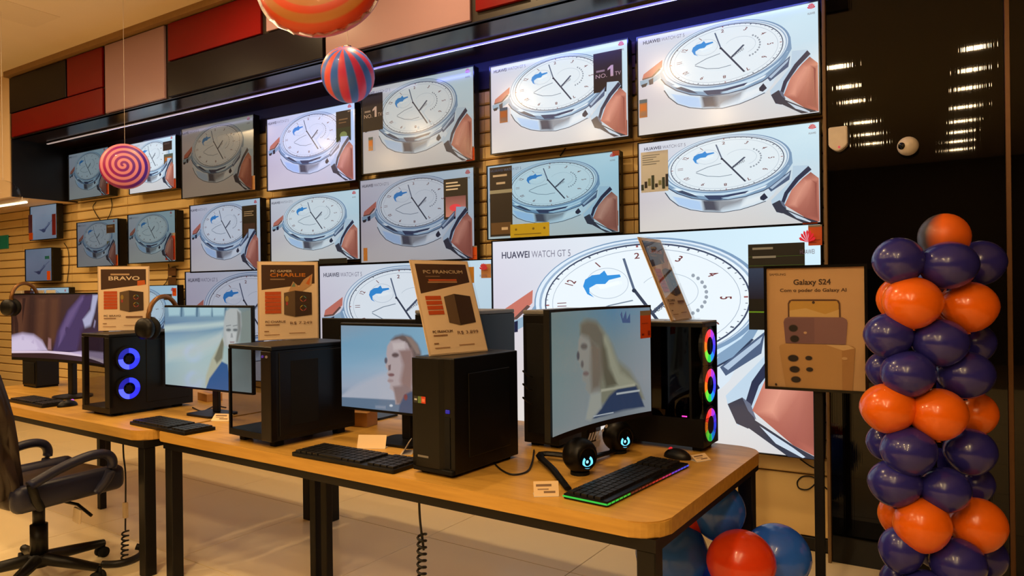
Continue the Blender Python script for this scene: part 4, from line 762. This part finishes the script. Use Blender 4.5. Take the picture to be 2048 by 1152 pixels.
def speaker(px, py, label):
    p = onZ(px, py, TZ); t = thing('desktop_speaker', label, 'speaker', (p.x, p.y, TZ), R(62), 'round speakers below the gaming monitor'); r = .066
    bm = B(); bmesh.ops.create_uvsphere(bm, u_segments=24, v_segments=16, radius=r); bmesh.ops.transform(bm, matrix=Matrix.Translation((0, 0, r+.006)), verts=bm.verts[:]); bmesh.ops.bisect_plane(bm, geom=bm.verts[:]+bm.edges[:]+bm.faces[:], plane_co=(0, -r*.72, 0), plane_no=(0, -1, 0), clear_outer=True); bmesh.ops.edgeloop_fill(bm, edges=[e for e in bm.edges if e.is_boundary]); mk('shell', bm, M_blk, t, True)
    bm = B(); cyl(bm, (0, 0, 0), (0, 0, .012), .036, 20); mk('foot', bm, M_dark, t)
    bm = B(); lathe(bm, [(.040, 0), (.040, .004), (.034, .004), (.034, 0)], 28, Matrix.Translation((0, -r*.72, r+.006)) @ Matrix.Rotation(R(90), 4, 'X')); mk('grille_ring', bm, M_blkg, t)
    P = Pic(); P.ring(0, 0, .019, .019, .010, (110, 215, 255), a0=130, a1=420, n=24); P.ell(-.002, .002, .006, .006, (150, 230, 255), n=12); P.build('lit_logo', screen_mat('speaker_glow', (1, 1, 1), 1.5), t, (0, -r*.72-.002, r-.012))
    return t
speaker(1160, 948, 'round black speaker with a lit cyan emblem, beside the green end of the gaming keyboard')
speaker(1236, 905, 'round black speaker with a lit cyan emblem, nearer the rainbow-fan tower than its twin')
def price_card(px, py, rz, w, h, label, lean=25, z=TZ, text=True):
    p = onZ(px, py, z); t = thing('price_card', label, 'price card', (p.x, p.y, z), rz, 'small price cards on the tables'); P = Pic(); P.rect(-w/2, 0, w/2, h, (236, 206, 160))
    if text: P.rect(-w*.4, h*.64, w*.22, h*.80, (128, 100, 74)); P.rect(-w*.34, h*.42, w*.1, h*.5, (150, 120, 90)); P.rect(-w*.1, h*.2, w*.36, h*.34, (136, 108, 80))
    P.build('printed_face', PAPER, t, (0, 0, .001), (R(-lean), 0, 0)); bm = B(); box(bm, (0, .0015, h/2), (w, .002, h)); mk('card_back', bm, MATS['card_stock'], t, (0), (0, 0, .001), (R(-lean), 0, 0))
    bm = B(); box(bm, (0, .02, .0007), (w, .05, .0012)); mk('card_foot', bm, MATS['card_stock'], t); return t
price_card(1093, 993, R(34), .085, .05, 'white price card in front of the gaming monitor\'s stand')
price_card(440, 842, R(20), .11, .05, 'white price card lying behind the snow-scene monitor\'s keyboard', 50)
price_card(742, 897, R(25), .13, .06, 'bright blank card behind the thick black keyboard', 25, text=False)
price_card(1408, 922, R(60), .075, .04, 'pale price card by the foot of the rainbow-fan tower', 60)
price_card(806, 905, R(-60), .09, .06, 'crumpled pale card tucked between the thick keyboard and the plain tower', 30, text=False)
# hanging strips of price tags between the wall TVs
for x0_, y0_, x1_, y1_, c_, lb in ((1257, 84, 1271, 190, (84, 60, 84), 'narrow strip of price tags, purple light painted into its colour, hanging between the two brightest upper TVs'), (700, 360, 717, 418, (104, 62, 34), 'narrow brown strip of price tags hanging beside the lilac-tinted TV'), (336, 534, 352, 572, (96, 66, 36), 'short brown strip of price tags below the TV with stacked labels')):  # first strip: purple LED light is put into the tag colour
    a = onY(x0_, y0_, YW-.03); b = onY(x1_, y1_, YW-.03); t = thing('tag_strip', lb, 'price tags', ((a.x+b.x)/2, YW-.03, b.z)); hh = a.z-b.z; ww = b.x-a.x; nn = max(2, int(hh/.07))
    bm = B(); box(bm, (0, .018, hh/2), (ww*.3, .02, hh)); mk('hanger', bm, M_metal, t)
    for k in range(nn): bm = B(); box(bm, (0, 0, hh*(k+.5)/nn), (ww, .004, hh/nn*.86)); mk('tag', bm, mat('tag_%d' % x0_, c_, .5, var=.2), t)
# small cartons behind the profile screen
for (px, py, w, d, h, rz, lb) in ((722, 850, .14, .10, .075, 10, 'small brown carton behind the profile-screen monitor, near its neck'), (420, 800, .16, .10, .05, -15, 'small brown carton under the snow-scene monitor')):
    p = onZ(px, py, TZ); t = thing('carton', lb, 'box', (p.x, p.y, TZ), R(rz)); bm = B(); box(bm, (0, 0, h/2), (w, d, h), .002, 1); mk('box_body', bm, mat('kraft_card', (206, 154, 92), .7), t); bm = B(); box(bm, (0, 0, h+.0006), (w*.98, .03, .001)); mk('tape', bm, mat('brown_tape', (170, 120, 66), .35), t)
# headsets
def headset(loc, rz, label, s=1.):
    t = thing('headset', label, 'headset', loc, rz, 'headsets hung on the monitors'); r = .085*s
    arc = [(r*math.cos(a), 0, r*1.05*math.sin(a)) for a in [R(-10+200*k/20) for k in range(21)]]
    bm = B(); tube(bm, arc, .010*s, 8); mk('headband', bm, mat('headband_bronze', (120, 80, 36), .35, .4), t, True)
    for sg in (-1, 1):
        bm = B(); lathe(bm, [(0, 0), (.035*s, 0), (.045*s, .012*s), (.045*s, .03*s), (.03*s, .04*s), (0, .042*s)], 20, Matrix.Translation((sg*r, 0, -.045*s)) @ Matrix.Rotation(sg*R(90), 4, 'Y')); cup = mk('ear_cup', bm, M_blk, t, True)
        bm = B(); lathe(bm, [(.043*s, 0), (.05*s, -.012*s), (.043*s, -.024*s), (.025*s, -.022*s), (.025*s, -.002*s)], 20, Matrix.Translation((sg*r, 0, -.045*s)) @ Matrix.Rotation(sg*R(90), 4, 'Y')); mk('ear_pad', bm, M_dark, cup, True)
    return t
headset((-3.895, 2.455, 1.31), R(105), 'black headset with a bronze band hung on the corner of the snow-scene monitor', 1.35)
headset((-5.53, 2.445, 1.42), R(110), 'black headset hung on the corner of the curved ultrawide monitor', 1.25)
# loose leads on the tables
def lead(pts, label, r=.0035, nm='signal_cable'): bm = B(); tube(bm, curve_pts(pts, 7), r, 6); return tag(mk(nm, bm, M_cable, smooth=True), label, 'cable')
g = lambda x, y, z=TZ+.005: tuple(onZ(x, y, z))
lead([g(985, 905), g(992, 930), g(1020, 948), g(1052, 944), g(1064, 925), g(1068, 900)], 'thin black lead curving over the table beside the plain tower')
for k, yy in enumerate((742, 768, 795)): a = atF(1046, yy, 2.88); b = atF(1064, yy+12, 2.98); lead([a, (a+b)/2 - Vector((0, 0, .004)), b], ('upper', 'middle', 'lower')[k] + ' of three short black leads behind the plain tower', .004)
lead([g(385, 815), g(405, 822), g(430, 812), g(452, 815)], 'black lead lying under the snow-scene monitor')
# black box under the ultrawide's screen
p = onZ(82, 772, TZ); t = thing('subwoofer', 'black box standing on the table under the curved ultrawide monitor', 'speaker box', (p.x, p.y, TZ), R(-3)); bm = B(); box(bm, (0, 0, .11), (.24, .16, .20), .008); mk('cabinet', bm, M_blk, t); bm = B(); box(bm, (0, -.082, .11), (.2, .006, .16), .002, 1); mk('front_cloth', bm, M_dark, t)
bm = B(); box(bm, (0, 0, .005), (.22, .15, .010)); mk('foot', bm, M_dark, t)

# ================================================================== SECURITY CORDS UNDER THE TABLES
def coil_cord(p, ztop, zc, label, plug=False, n=20):
    t = thing('coiled_cord', label, 'cord', (p[0], p[1], 0.0))
    path = curve_pts([(0, 0, ztop), (.004, .0, ztop-.09), (.02, .0, ztop-.2), (.012, 0, zc)], 8); bm = B(); tube(bm, path, .0045, 8); mk('straight_lead', bm, M_cable, t, True)
    bm = B(); pts = []
    z1 = .012
    for k in range(n*10+1):
        a = 2*math.pi*k/10; z = zc+(z1-zc)*k/(n*10); pts.append((.012*(1-k/(n*10))+.016*math.cos(a), .016*math.sin(a), z))
    tube(bm, pts, .005, 6); mk('coil', bm, M_cable, t, True)
    if plug: bm = B(); box(bm, (.0145, 0, zc+.11), (.026, .022, .085), .005); mk('connector', bm, mat('ivory_plastic', (206, 180, 140), .5), t)
p = onY(838, 1000, 2.10); coil_cord((p.x, p.y), .659, .52, 'black coiled security cord hanging from the front rail of the speaker table')
p = onY(246, 878, 2.14); coil_cord((p.x, p.y), .659, .17, 'black coiled cord with an ivory connector hanging beside the office chair', True, 6)

# ================================================================== OFFICE CHAIR
M_lea = mat('brown_black_leather', (40, 28, 24), .42, var=.2, scale=60, bump=.05); M_sheen = mat('leather_painted_sheen', (28, 30, 52), .40, var=.15, scale=60, bump=.05)  # second leather: blue highlight from the TVs painted in as a navy tint
ch = thing('office_chair', 'dark leather office chair with looped armrests pulled up to the ultrawide monitor table', 'chair', (-3.93, 1.79, 0), R(3))
bm = B(); box(bm, (0, .03, .475), (.40, .54, .10), .045, 4); mk('seat', bm, M_lea, ch, True)
for sg in (-1, 1): bm = B(); box(bm, (sg*.225, .03, .485), (.09, .54, .13), .042, 4); mk('seat_bolster', bm, M_sheen, ch, True)
prof = [(-.20, 0), (.20, 0), (.24, .10), (.225, .22), (.21, .30), (.265, .42), (.295, .52), (.275, .64), (.18, .76), (-.18, .76), (-.275, .64), (-.295, .52), (-.265, .42), (-.21, .30), (-.225, .22), (-.24, .10)]
bm = B(); prism(bm, prof, -.05, .05); bmesh.ops.bevel(bm, geom=[e for e in bm.edges if abs(e.verts[0].co.z-e.verts[1].co.z) < 1e-5], offset=.035, segments=4, affect='EDGES'); bmesh.ops.transform(bm, matrix=Matrix.Translation((0, -.20, .46)) @ Matrix.Rotation(R(102), 4, 'X'), verts=bm.verts[:]); bk = mk('backrest', bm, M_lea, ch, True)
bm = B(); box(bm, (0, 0, 0), (.22, .05, .15), .03, 3, Matrix.Translation((0, -.185, .66)) @ Matrix.Rotation(R(12), 4, 'X')); mk('lumbar_pad', bm, M_sheen, bk, True)
for sg in (-1, 1):
    bm = B(); tube(bm, curve_pts([(sg*.285, -.19, .555), (sg*.29, -.06, .605), (sg*.295, .08, .638), (sg*.295, .17, .63), (sg*.295, .205, .58), (sg*.285, .18, .50), (sg*.26, .14, .44)], 6), .024, 10); mk('armrest', bm, M_sheen, ch, True)
    bm = B(); tube(bm, [(sg*.285, -.18, .56), (sg*.285, -.16, .48), (sg*.25, -.12, .43)], .02, 8); mk('arm_support', bm, M_blk, ch, True)
bm = B(); box(bm, (0, 0, .405), (.22, .26, .035), .008); mk('tilt_mechanism', bm, M_metal, ch)
bm = B(); cyl(bm, (0, 0, .12), (0, 0, .28), .04, 20); cyl(bm, (0, 0, .28), (0, 0, .39), .028, 20); mk('gas_column', bm, M_blk, ch, True)
bm = B(); tube(bm, [(.06, .05, .40), (.20, .08, .385), (.30, .09, .34)], .008, 8); mk('height_lever', bm, M_blk, ch, True)
bm = B(); box(bm, (.12, .09, .35), (.06, .012, .075), .003); mk('paper_tag', bm, mat('cream_paper', (226, 206, 176), .7), ch, rot=(0, R(10), 0))
bm = B(); cyl(bm, (0, 0, .07), (0, 0, .13), .05, 20); mk('base_hub', bm, M_blk, ch, True)
for k in range(5):
    a = R(20 + 72*k); M = Matrix.Rotation(a, 4, 'Z'); bm = B(); tube(bm, [(.03, 0, .105), (.18, 0, .09), (.34, 0, .072)], [.032, .027, .020], 10); l = mk('base_leg', bm, M_blk, ch, True); l.rotation_euler = (0, 0, a)
    bm = B()
    for sg in (-1, 1): cyl(bm, (.34-.01, sg*.008, .028), (.34-.01, sg*.026, .028), .028, 16)
    cyl(bm, (.34, 0, .03), (.34, 0, .075), .008, 8); mk('caster', bm, M_dark, l, True)
# thick black cord curled on the floor behind the chair base
gp = lambda x, y, z: tuple(onZ(x, y, z))
bm = B(); tube(bm, curve_pts([gp(205, 1128, .02), gp(235, 1127, .02), gp(262, 1120, .02), gp(283, 1108, .02), gp(283, 1096, .03), gp(272, 1093, .04)], 6), .018, 8); tag(mk('floor_cord', bm, M_cable, smooth=True), 'thick black cord curled on the floor beyond the office chair base', 'cord')

# ================================================================== POSTER STAND
YP = 3.40; pc = onY(1626, 790, YP); st_ = thing('poster_stand', 'black-framed poster of three phones on a single-pole stand before the largest TV', 'poster stand', (pc.x+.01, YP, 0), R(2)); zb = .985; w, h = .405, .545
bm = B(); e = .012
for c, s in (((0, 0, h+e/2), (w+2*e, .02, e)), ((0, 0, -e/2), (w+2*e, .02, e)), ((-w/2-e/2, 0, h/2), (e, .02, h)), ((w/2+e/2, 0, h/2), (e, .02, h))): box(bm, c, s)
mk('frame', bm, M_blkg, st_, loc=(0, 0, zb))
bm = B(); box(bm, (0, .006, h/2), (w, .006, h)); mk('back_board', bm, M_blk, st_, loc=(0, 0, zb))
P = Pic(); P.grid(-w/2, 0, w/2, h, [[(206, 166, 116)]*2, [(210, 170, 122)]*2]); X = lambda v: (v-472)/800*w; Zz = lambda v: h-(v-78)/1020*h
P.fn = lambda p: (X(p[0]), Zz(p[1])); P.clip = (-w/2, 0, w/2, h)
def ptext(s, x0, x1, y, hh, c, b=.05): P2 = P.fn; P.fn = None; P.text(s, X(x0), Zz(y), hh, c, w=X(x1)-X(x0), bold=b); P.fn = P2
ptext('SAMSUNG', 95, 235, 140, .010, (96, 70, 48)); ptext('Galaxy S24', 300, 605, 222, .024, (70, 48, 34), .06); ptext('Com o poder do Galaxy AI', 185, 730, 282, .015, (84, 58, 40))
P.poly([(250, 520), (250, 380), (262, 355), (290, 345), (640, 345), (670, 355), (682, 380), (685, 520)], (96, 62, 36)); P.poly([(264, 520), (264, 385), (280, 360), (655, 360), (668, 385), (670, 520)], (200, 158, 74)); P.poly([(264, 440), (400, 420), (560, 470), (670, 430), (670, 520), (264, 520)], (214, 180, 116)); P.ell(465, 372, 12, 12, (60, 40, 26))
P.poly([(228, 720), (212, 540), (222, 512), (250, 495), (700, 495), (730, 512), (738, 540), (722, 720)], (136, 100, 104)); P.poly([(228, 720), (216, 540), (240, 510), (470, 500), (470, 720)], (124, 90, 98))
for cx, cy in ((295, 592), (305, 682)): P.ell(cx, cy, 42, 34, (96, 70, 72)); P.ell(cx, cy, 36, 28, (26, 18, 18)); 
P.ell(395, 628, 14, 10, (214, 176, 140))
P.poly([(225, 1098), (172, 752), (190, 735), (230, 725), (740, 725), (780, 732), (795, 752), (770, 1098)], (190, 148, 92)); P.poly([(690, 1098), (690, 730), (780, 735), (795, 752), (770, 1098)], (176, 130, 76)); P.poly([(560, 725), (740, 725), (790, 750), (700, 770)], (216, 182, 130))
for cx, cy, rx in ((292, 848, 50), (303, 942, 48), (313, 1028, 46), (422, 842, 32), (428, 938, 32)): P.ell(cx, cy, rx, rx*.66, (150, 112, 72)); P.ell(cx, cy, rx*.86, rx*.56, (28, 20, 18))
P.ell(712, 835, 22, 12, (206, 170, 120)); P.ell(143, 1078, 10, 10, (60, 44, 34))
P.build('printed_poster', PAPER, st_, (0, .002, zb))
bm = B(); box(bm, (0, -.006, h/2), (w, .002, h)); mk('poster_glass', bm, M_acr, st_, loc=(0, 0, zb))
bm = B(); box(bm, (.01, .03, (zb+.45)/2), (.042, .030, zb+.45), .004); mk('pole', bm, M_metal, st_)
bm = B(); prism(bm, rrect(-.17, -.14, .19, .17, (.03,)*4, 4), 0, .012); mk('base_plate', bm, M_metal, st_)

# ================================================================== BALLOONS
def latex(name, rgb): return mat(name, rgb, .24, var=.05, scale=6, coat=.25, spec=.5)
L_b = latex('latex_navy', (44, 42, 128)); L_o = latex('latex_orange', (240, 108, 14)); L_bb = latex('latex_blue', (44, 104, 225)); L_r = latex('latex_red_orange', (226, 66, 22))
def balloon_bm():
    b = B(); lathe(b, [(0, -1.06), (.09, -1.05), (.06, -1.0)] + [((1-(-.1 if False else .0))*math.cos(t)*(1-.10*max(0, -math.sin(t))), math.sin(t)) for t in [R(-84+168*k/16) for k in range(17)]] + [(0, 1.0)], 28)
    return b
_bal = {}
def balloon(parent, p, rx, rz_, m, dirv=None, name='balloon', depth=None):
    if m.name not in _bal: _bal[m.name] = mk(name, balloon_bm(), m, parent, True); o = _bal[m.name]
    else: o = inst(name, _bal[m.name], parent)
    o.location = p; o.rotation_mode = 'XYZ'
    o.rotation_euler = (0, 0, YAW); o.scale = (rx, depth or rx*.95, rz_)
    return o
FC = 2.83; ax0 = atF(1866, 800, FC)
colm = thing('balloon_column', 'tall balloon column of navy and orange clusters before the black glossy panel', 'balloon column', (ax0.x, ax0.y, 0))
fwd = Vector((-_sy, _cy, 0))
def colb(px, py, rx, ry, d, m): f = FC + d; p = atF(px, py, f) - Vector((ax0.x, ax0.y, 0)); balloon(colm, p, rx*1.02*f/F, ry*1.09*f/F, m)
for a in [(1797, 523, 48, 44, -.06, L_b), (1897, 531, 54, 44, -.1, L_b), (1962, 526, 45, 41, .06, L_b),
          (1793, 600, 37, 40, .07, L_o), (1825, 606, 55, 48, -.09, L_o), (1936, 614, 54, 47, -.05, L_o),
          (1777, 672, 46, 42, -.04, L_b), (1880, 686, 52, 44, -.09, L_b), (1952, 686, 36, 36, .07, L_b),
          (1769, 740, 35, 34, .06, L_b), (1816, 748, 51, 43, -.09, L_b), (1930, 750, 53, 44, -.06, L_b),
          (1776, 817, 52, 46, -.05, L_o), (1876, 829, 54, 48, -.1, L_o), (1954, 828, 38, 39, .05, L_o),
          (1769, 885, 34, 34, .06, L_b), (1817, 903, 52, 45, -.09, L_b), (1940, 904, 48, 43, -.04, L_b),
          (1790, 967, 50, 43, -.05, L_b), (1890, 980, 47, 41, -.1, L_b), (1952, 969, 34, 34, .06, L_b),
          (1796, 1030, 37, 40, .06, L_o), (1844, 1051, 53, 50, -.09, L_o), (1955, 1051, 53, 50, -.05, L_o),
          (1803, 1100, 42, 43, -.05, L_b), (1915, 1128, 52, 46, -.1, L_b), (1976, 1115, 36, 38, .05, L_b),
          (1800, 1165, 38, 40, .05, L_b), (1850, 1192, 52, 46, -.09, L_b), (1950, 1195, 50, 45, -.02, L_b), (1880, 560, 40, 40, .12, L_b), (1870, 640, 40, 40, .13, L_o), (1870, 790, 42, 42, .14, L_b), (1870, 940, 42, 42, .14, L_b), (1870, 1090, 42, 42, .14, L_b)]: colb(*a)
bm = B(); cyl(bm, (0, 0, 0), (0, 0, 1.62), .012, 12); mk('inner_pole', bm, M_dark, colm)
bm = B(); lathe(bm, [(.17, 0), (.17, .02), (.03, .05)], 28); mk('base', bm, M_blk, colm, True)
def foilmat(name, kind, c1, c2, c3=None, k=12., turns=3.):
    m = bpy.data.materials.new(name); m.use_nodes = True; nt = m.node_tree; p = nt.nodes['Principled BSDF']; N = lambda t: nt.nodes.new(t)
    tc = N('ShaderNodeTexCoord'); sp = N('ShaderNodeSeparateXYZ'); nt.links.new(tc.outputs['Object'], sp.inputs[0])
    def M(op, a, b=None):
        q = N('ShaderNodeMath'); q.operation = op
        for i, v in enumerate((a, b)):
            if v is None: continue
            if isinstance(v, (int, float)): q.inputs[i].default_value = v
            else: nt.links.new(v, q.inputs[i])
        return q.outputs[0]
    x, y, z = sp.outputs
    rad = M('SQRT', M('ADD', M('MULTIPLY', x, x), M('MULTIPLY', z, z)))
    if kind == 'spiral': ph = M('ADD', M('MULTIPLY', rad, k), M('ARCTAN2', z, x))
    elif kind == 'rings': ph = M('MULTIPLY', rad, k)
    else: ph = M('MULTIPLY', M('ARCTAN2', y, x), k)
    s = M('SINE', ph); mr = N('ShaderNodeMapRange'); mr.inputs[1].default_value = -.35; mr.inputs[2].default_value = .35; nt.links.new(s, mr.inputs[0])
    base = N('ShaderNodeMix'); base.data_type = 'RGBA'; base.inputs[6].default_value = lin(c1); base.inputs[7].default_value = lin(c3 or c1); g2 = N('ShaderNodeMapRange'); g2.inputs[1].default_value = -.7; g2.inputs[2].default_value = .7; nt.links.new(x, g2.inputs[0]); nt.links.new(g2.outputs[0], base.inputs[0])
    mx = N('ShaderNodeMix'); mx.data_type = 'RGBA'; mx.inputs[7].default_value = lin(c2); nt.links.new(mr.outputs[0], mx.inputs[0]); nt.links.new(base.outputs[2], mx.inputs[6]); nt.links.new(mx.outputs[2], p.inputs['Base Color'])
    p.inputs['Roughness'].default_value = .42; p.inputs['Metallic'].default_value = .0; p.inputs['Coat Weight'].default_value = .08
    return m
def string(t, z0): 
    bm = B(); cyl(bm, (0, 0, z0), (0, 0, CEIL-t.location.z), .0012, 6); mk('nylon_string', bm, mat('nylon', (200, 190, 180), .4), t)
def sphere_bm(n=32):
    b = B(); bmesh.ops.create_uvsphere(b, u_segments=n, v_segments=n//2, radius=1); return b
p = atF(1888, 474, FC); o = mk('topper_balloon', sphere_bm(), foilmat('topper_foil', 'stripe', (86, 74, 76), (232, 104, 22), (60, 54, 60), 1.), colm, True, p-Vector((ax0.x, ax0.y, 0)), (0, 0, YAW+.6+math.pi)); o.scale = (.095,)*3
# hanging foil balloons
f = 2.5; p = atF(642, -38, f); t = thing('foil_balloon', 'big round orange candy foil balloon hanging from the ceiling', 'balloon', p)
b = B(); n = 48; prof = [(0, .42)] + [(math.sin(R(a)), .42*math.cos(R(a))**.8) for a in range(8, 90, 8)] + [(1.0, .0)]
lathe(b, [(r, z) for r, z in prof], n, Matrix.Rotation(R(90), 4, 'X')); lathe(b, [(r, -z) for r, z in prof], n, Matrix.Rotation(R(90), 4, 'X'))
for v in b.verts:
    r = math.hypot(v.co.x, v.co.z)
    if r > .9: v.co.y += .035*math.sin(24*math.atan2(v.co.z, v.co.x))
bmesh.ops.recalc_face_normals(b, faces=b.faces[:]); o = mk('foil_body', b, foilmat('orange_candy_foil', 'rings', (206, 72, 20), (176, 112, 54), (190, 56, 20), 30.), t, True); o.scale = (.224, .224, .224); o.rotation_euler = (R(-18), R(8), YAW-.1)
bm = B(); n = 64; rr = [bm.verts.new((q*math.cos(2*math.pi*k/n), (.03*math.sin(24*2*math.pi*k/n)), q*math.sin(2*math.pi*k/n))) for q in (.985, 1.045) for k in range(n)]
for k in range(n): bm.faces.new((rr[k], rr[(k+1) % n], rr[n+(k+1) % n], rr[n+k]))
o2 = mk('crimped_edge', bm, mat('silver_foil', (206, 204, 210), .25, .9), t); o2.scale = o.scale; o2.rotation_euler = o.rotation_euler; string(t, .20)
f = 3.3; p = atF(696, 150, f); t = thing('foil_balloon', 'small round balloon with blue and orange swirled stripes hanging below the candy balloon', 'balloon', p)
o = mk('foil_body', sphere_bm(), foilmat('swirl_foil', 'stripe', (245, 120, 24), (60, 120, 245), (220, 60, 130), 9.), t, True); o.scale = (.124, .124, .130); o.rotation_euler = (R(35), R(25), 0); string(t, .125)
bm = B(); lathe(bm, [(.004, .11), (.010, .128), (.018, .137), (.004, .139)], 12); mk('neck', bm, MATS['silver_foil'], t, True)
f = 5.3; p = atF(250, 333, f); t = thing('foil_balloon', 'pink and purple spiral lollipop foil balloon hanging before the upper TVs', 'balloon', p)
b = B(); lathe(b, prof, 40, Matrix.Rotation(R(90), 4, 'X')); lathe(b, [(r, -z) for r, z in prof], 40, Matrix.Rotation(R(90), 4, 'X')); bmesh.ops.recalc_face_normals(b, faces=b.faces[:])
o = mk('foil_body', b, foilmat('lollipop_foil', 'spiral', (160, 20, 110), (222, 140, 160), (80, 18, 160), 27.), t, True); o.scale = (.172, .172, .172); o.rotation_euler = (0, 0, YAW+.35); string(t, .17)
f = 5.6; p = atF(6, 390, f); t = thing('clear_balloon', 'clear see-through balloon hanging under the painted bulkhead', 'balloon', p)
o = mk('clear_skin', sphere_bm(), M_film, t, True); o.scale = (.118,)*3; bm = B(); lathe(bm, [(.003, .115), (.012, .135), (.004, .137)], 10); mk('neck', bm, M_film, t); string(t, .118)
# lit tube under the bulkhead
a, b_ = onY(-25, 415, 3.55), onY(53, 402, 3.55); t = thing('tube_light', 'short bright white tube light under the painted bulkhead', 'light', ((a.x+b_.x)/2, 3.55, b_.z)); L = b_.x-a.x
bm = B(); cyl(bm, (-L/2, 0, -.012), (L/2, 0, -.012), .012, 12); mk('tube', bm, em('tube_white', (255, 236, 190), 2.2), t); bm = B(); box(bm, (0, 0, .008), (L, .03, .014)); mk('batten', bm, M_white, t)
bm = B()
for sg in (-1, 1): cyl(bm, (sg*L*.4, 0, .012), (sg*L*.4, 0, 2.46-b_.z), .004, 8)
mk('hanger', bm, M_white, t)
# cluster beside the table end
FB = 2.86; c0 = atF(1440, 1100, FB); cl = thing('balloon_cluster', 'cluster of glossy blue and red-orange balloons at the end of the speaker table', 'balloon cluster', (c0.x, c0.y, 0))
for px, py, rx, ry, d, m in [(1343, 1108, 72, 74, 0, L_bb), (1364, 1043, 46, 46, .04, L_r), (1436, 1023, 54, 59, .0, L_bb), (1482, 1127, 68, 66, -.16, L_r), (1553, 1115, 67, 66, .0, L_bb), (1420, 1180, 60, 60, .12, L_bb)]:
    f = FB+d; balloon(cl, atF(px, py, f)-Vector((c0.x, c0.y, 0)), rx*f/F, ry*f/F, m)
for ang in (0, 120, 240): balloon(cl, Vector((.13*math.cos(R(ang)), .13*math.sin(R(ang)), .13)), .12, .125, L_bb)

# ================================================================== ON THE BLACK PANEL
p = onY(1678, 281, PB); t = thing('alarm_box', 'white alarm box with rounded bottom mounted on the black glossy panel', 'alarm', (p.x, PB, p.z-.062))
pts = [(-.044, .124), (-.044, .03)] + [(-.044+.088*k/10, .03-.03*math.sin(math.pi*k/10)) for k in range(1, 10)] + [(.044, .03), (.044, .124)]
bm = B(); prism(bm, pts, 0, .055); bmesh.ops.transform(bm, matrix=Matrix.Rotation(R(90), 4, 'X'), verts=bm.verts[:]); bmesh.ops.bevel(bm, geom=bm.edges[:], offset=.004, segments=2, affect='EDGES'); mk('housing', bm, M_white, t)
bm = B(); cyl(bm, (.006, -.054, .018), (.006, -.058, .018), .006, 12); mk('status_light', bm, em('status_red', (230, 80, 90), .8), t)
p = onY(1816, 293, PB-.05); t = thing('security_camera', 'white ball security camera with a dark lens on the black glossy panel', 'security camera', (p.x, PB, p.z))
bm = sphere_bm(24); bmesh.ops.transform(bm, matrix=Matrix.Translation((0, -.06, 0)) @ Matrix.Diagonal((.047, .047, .046, 1)), verts=bm.verts[:]); mk('ball', bm, M_white, t, True)
bm = B(); cyl(bm, (.005, 0, .01), (.003, -.03, .006), .034, 24); mk('mount', bm, M_white, t, True)
d = Vector((-.55, -.78, -.05)).normalized(); bm = B(); cyl(bm, Vector((0, -.06, 0))+d*.038, Vector((0, -.06, 0))+d*.0485, .017, 20); mk('lens', bm, M_blkg, t, True)
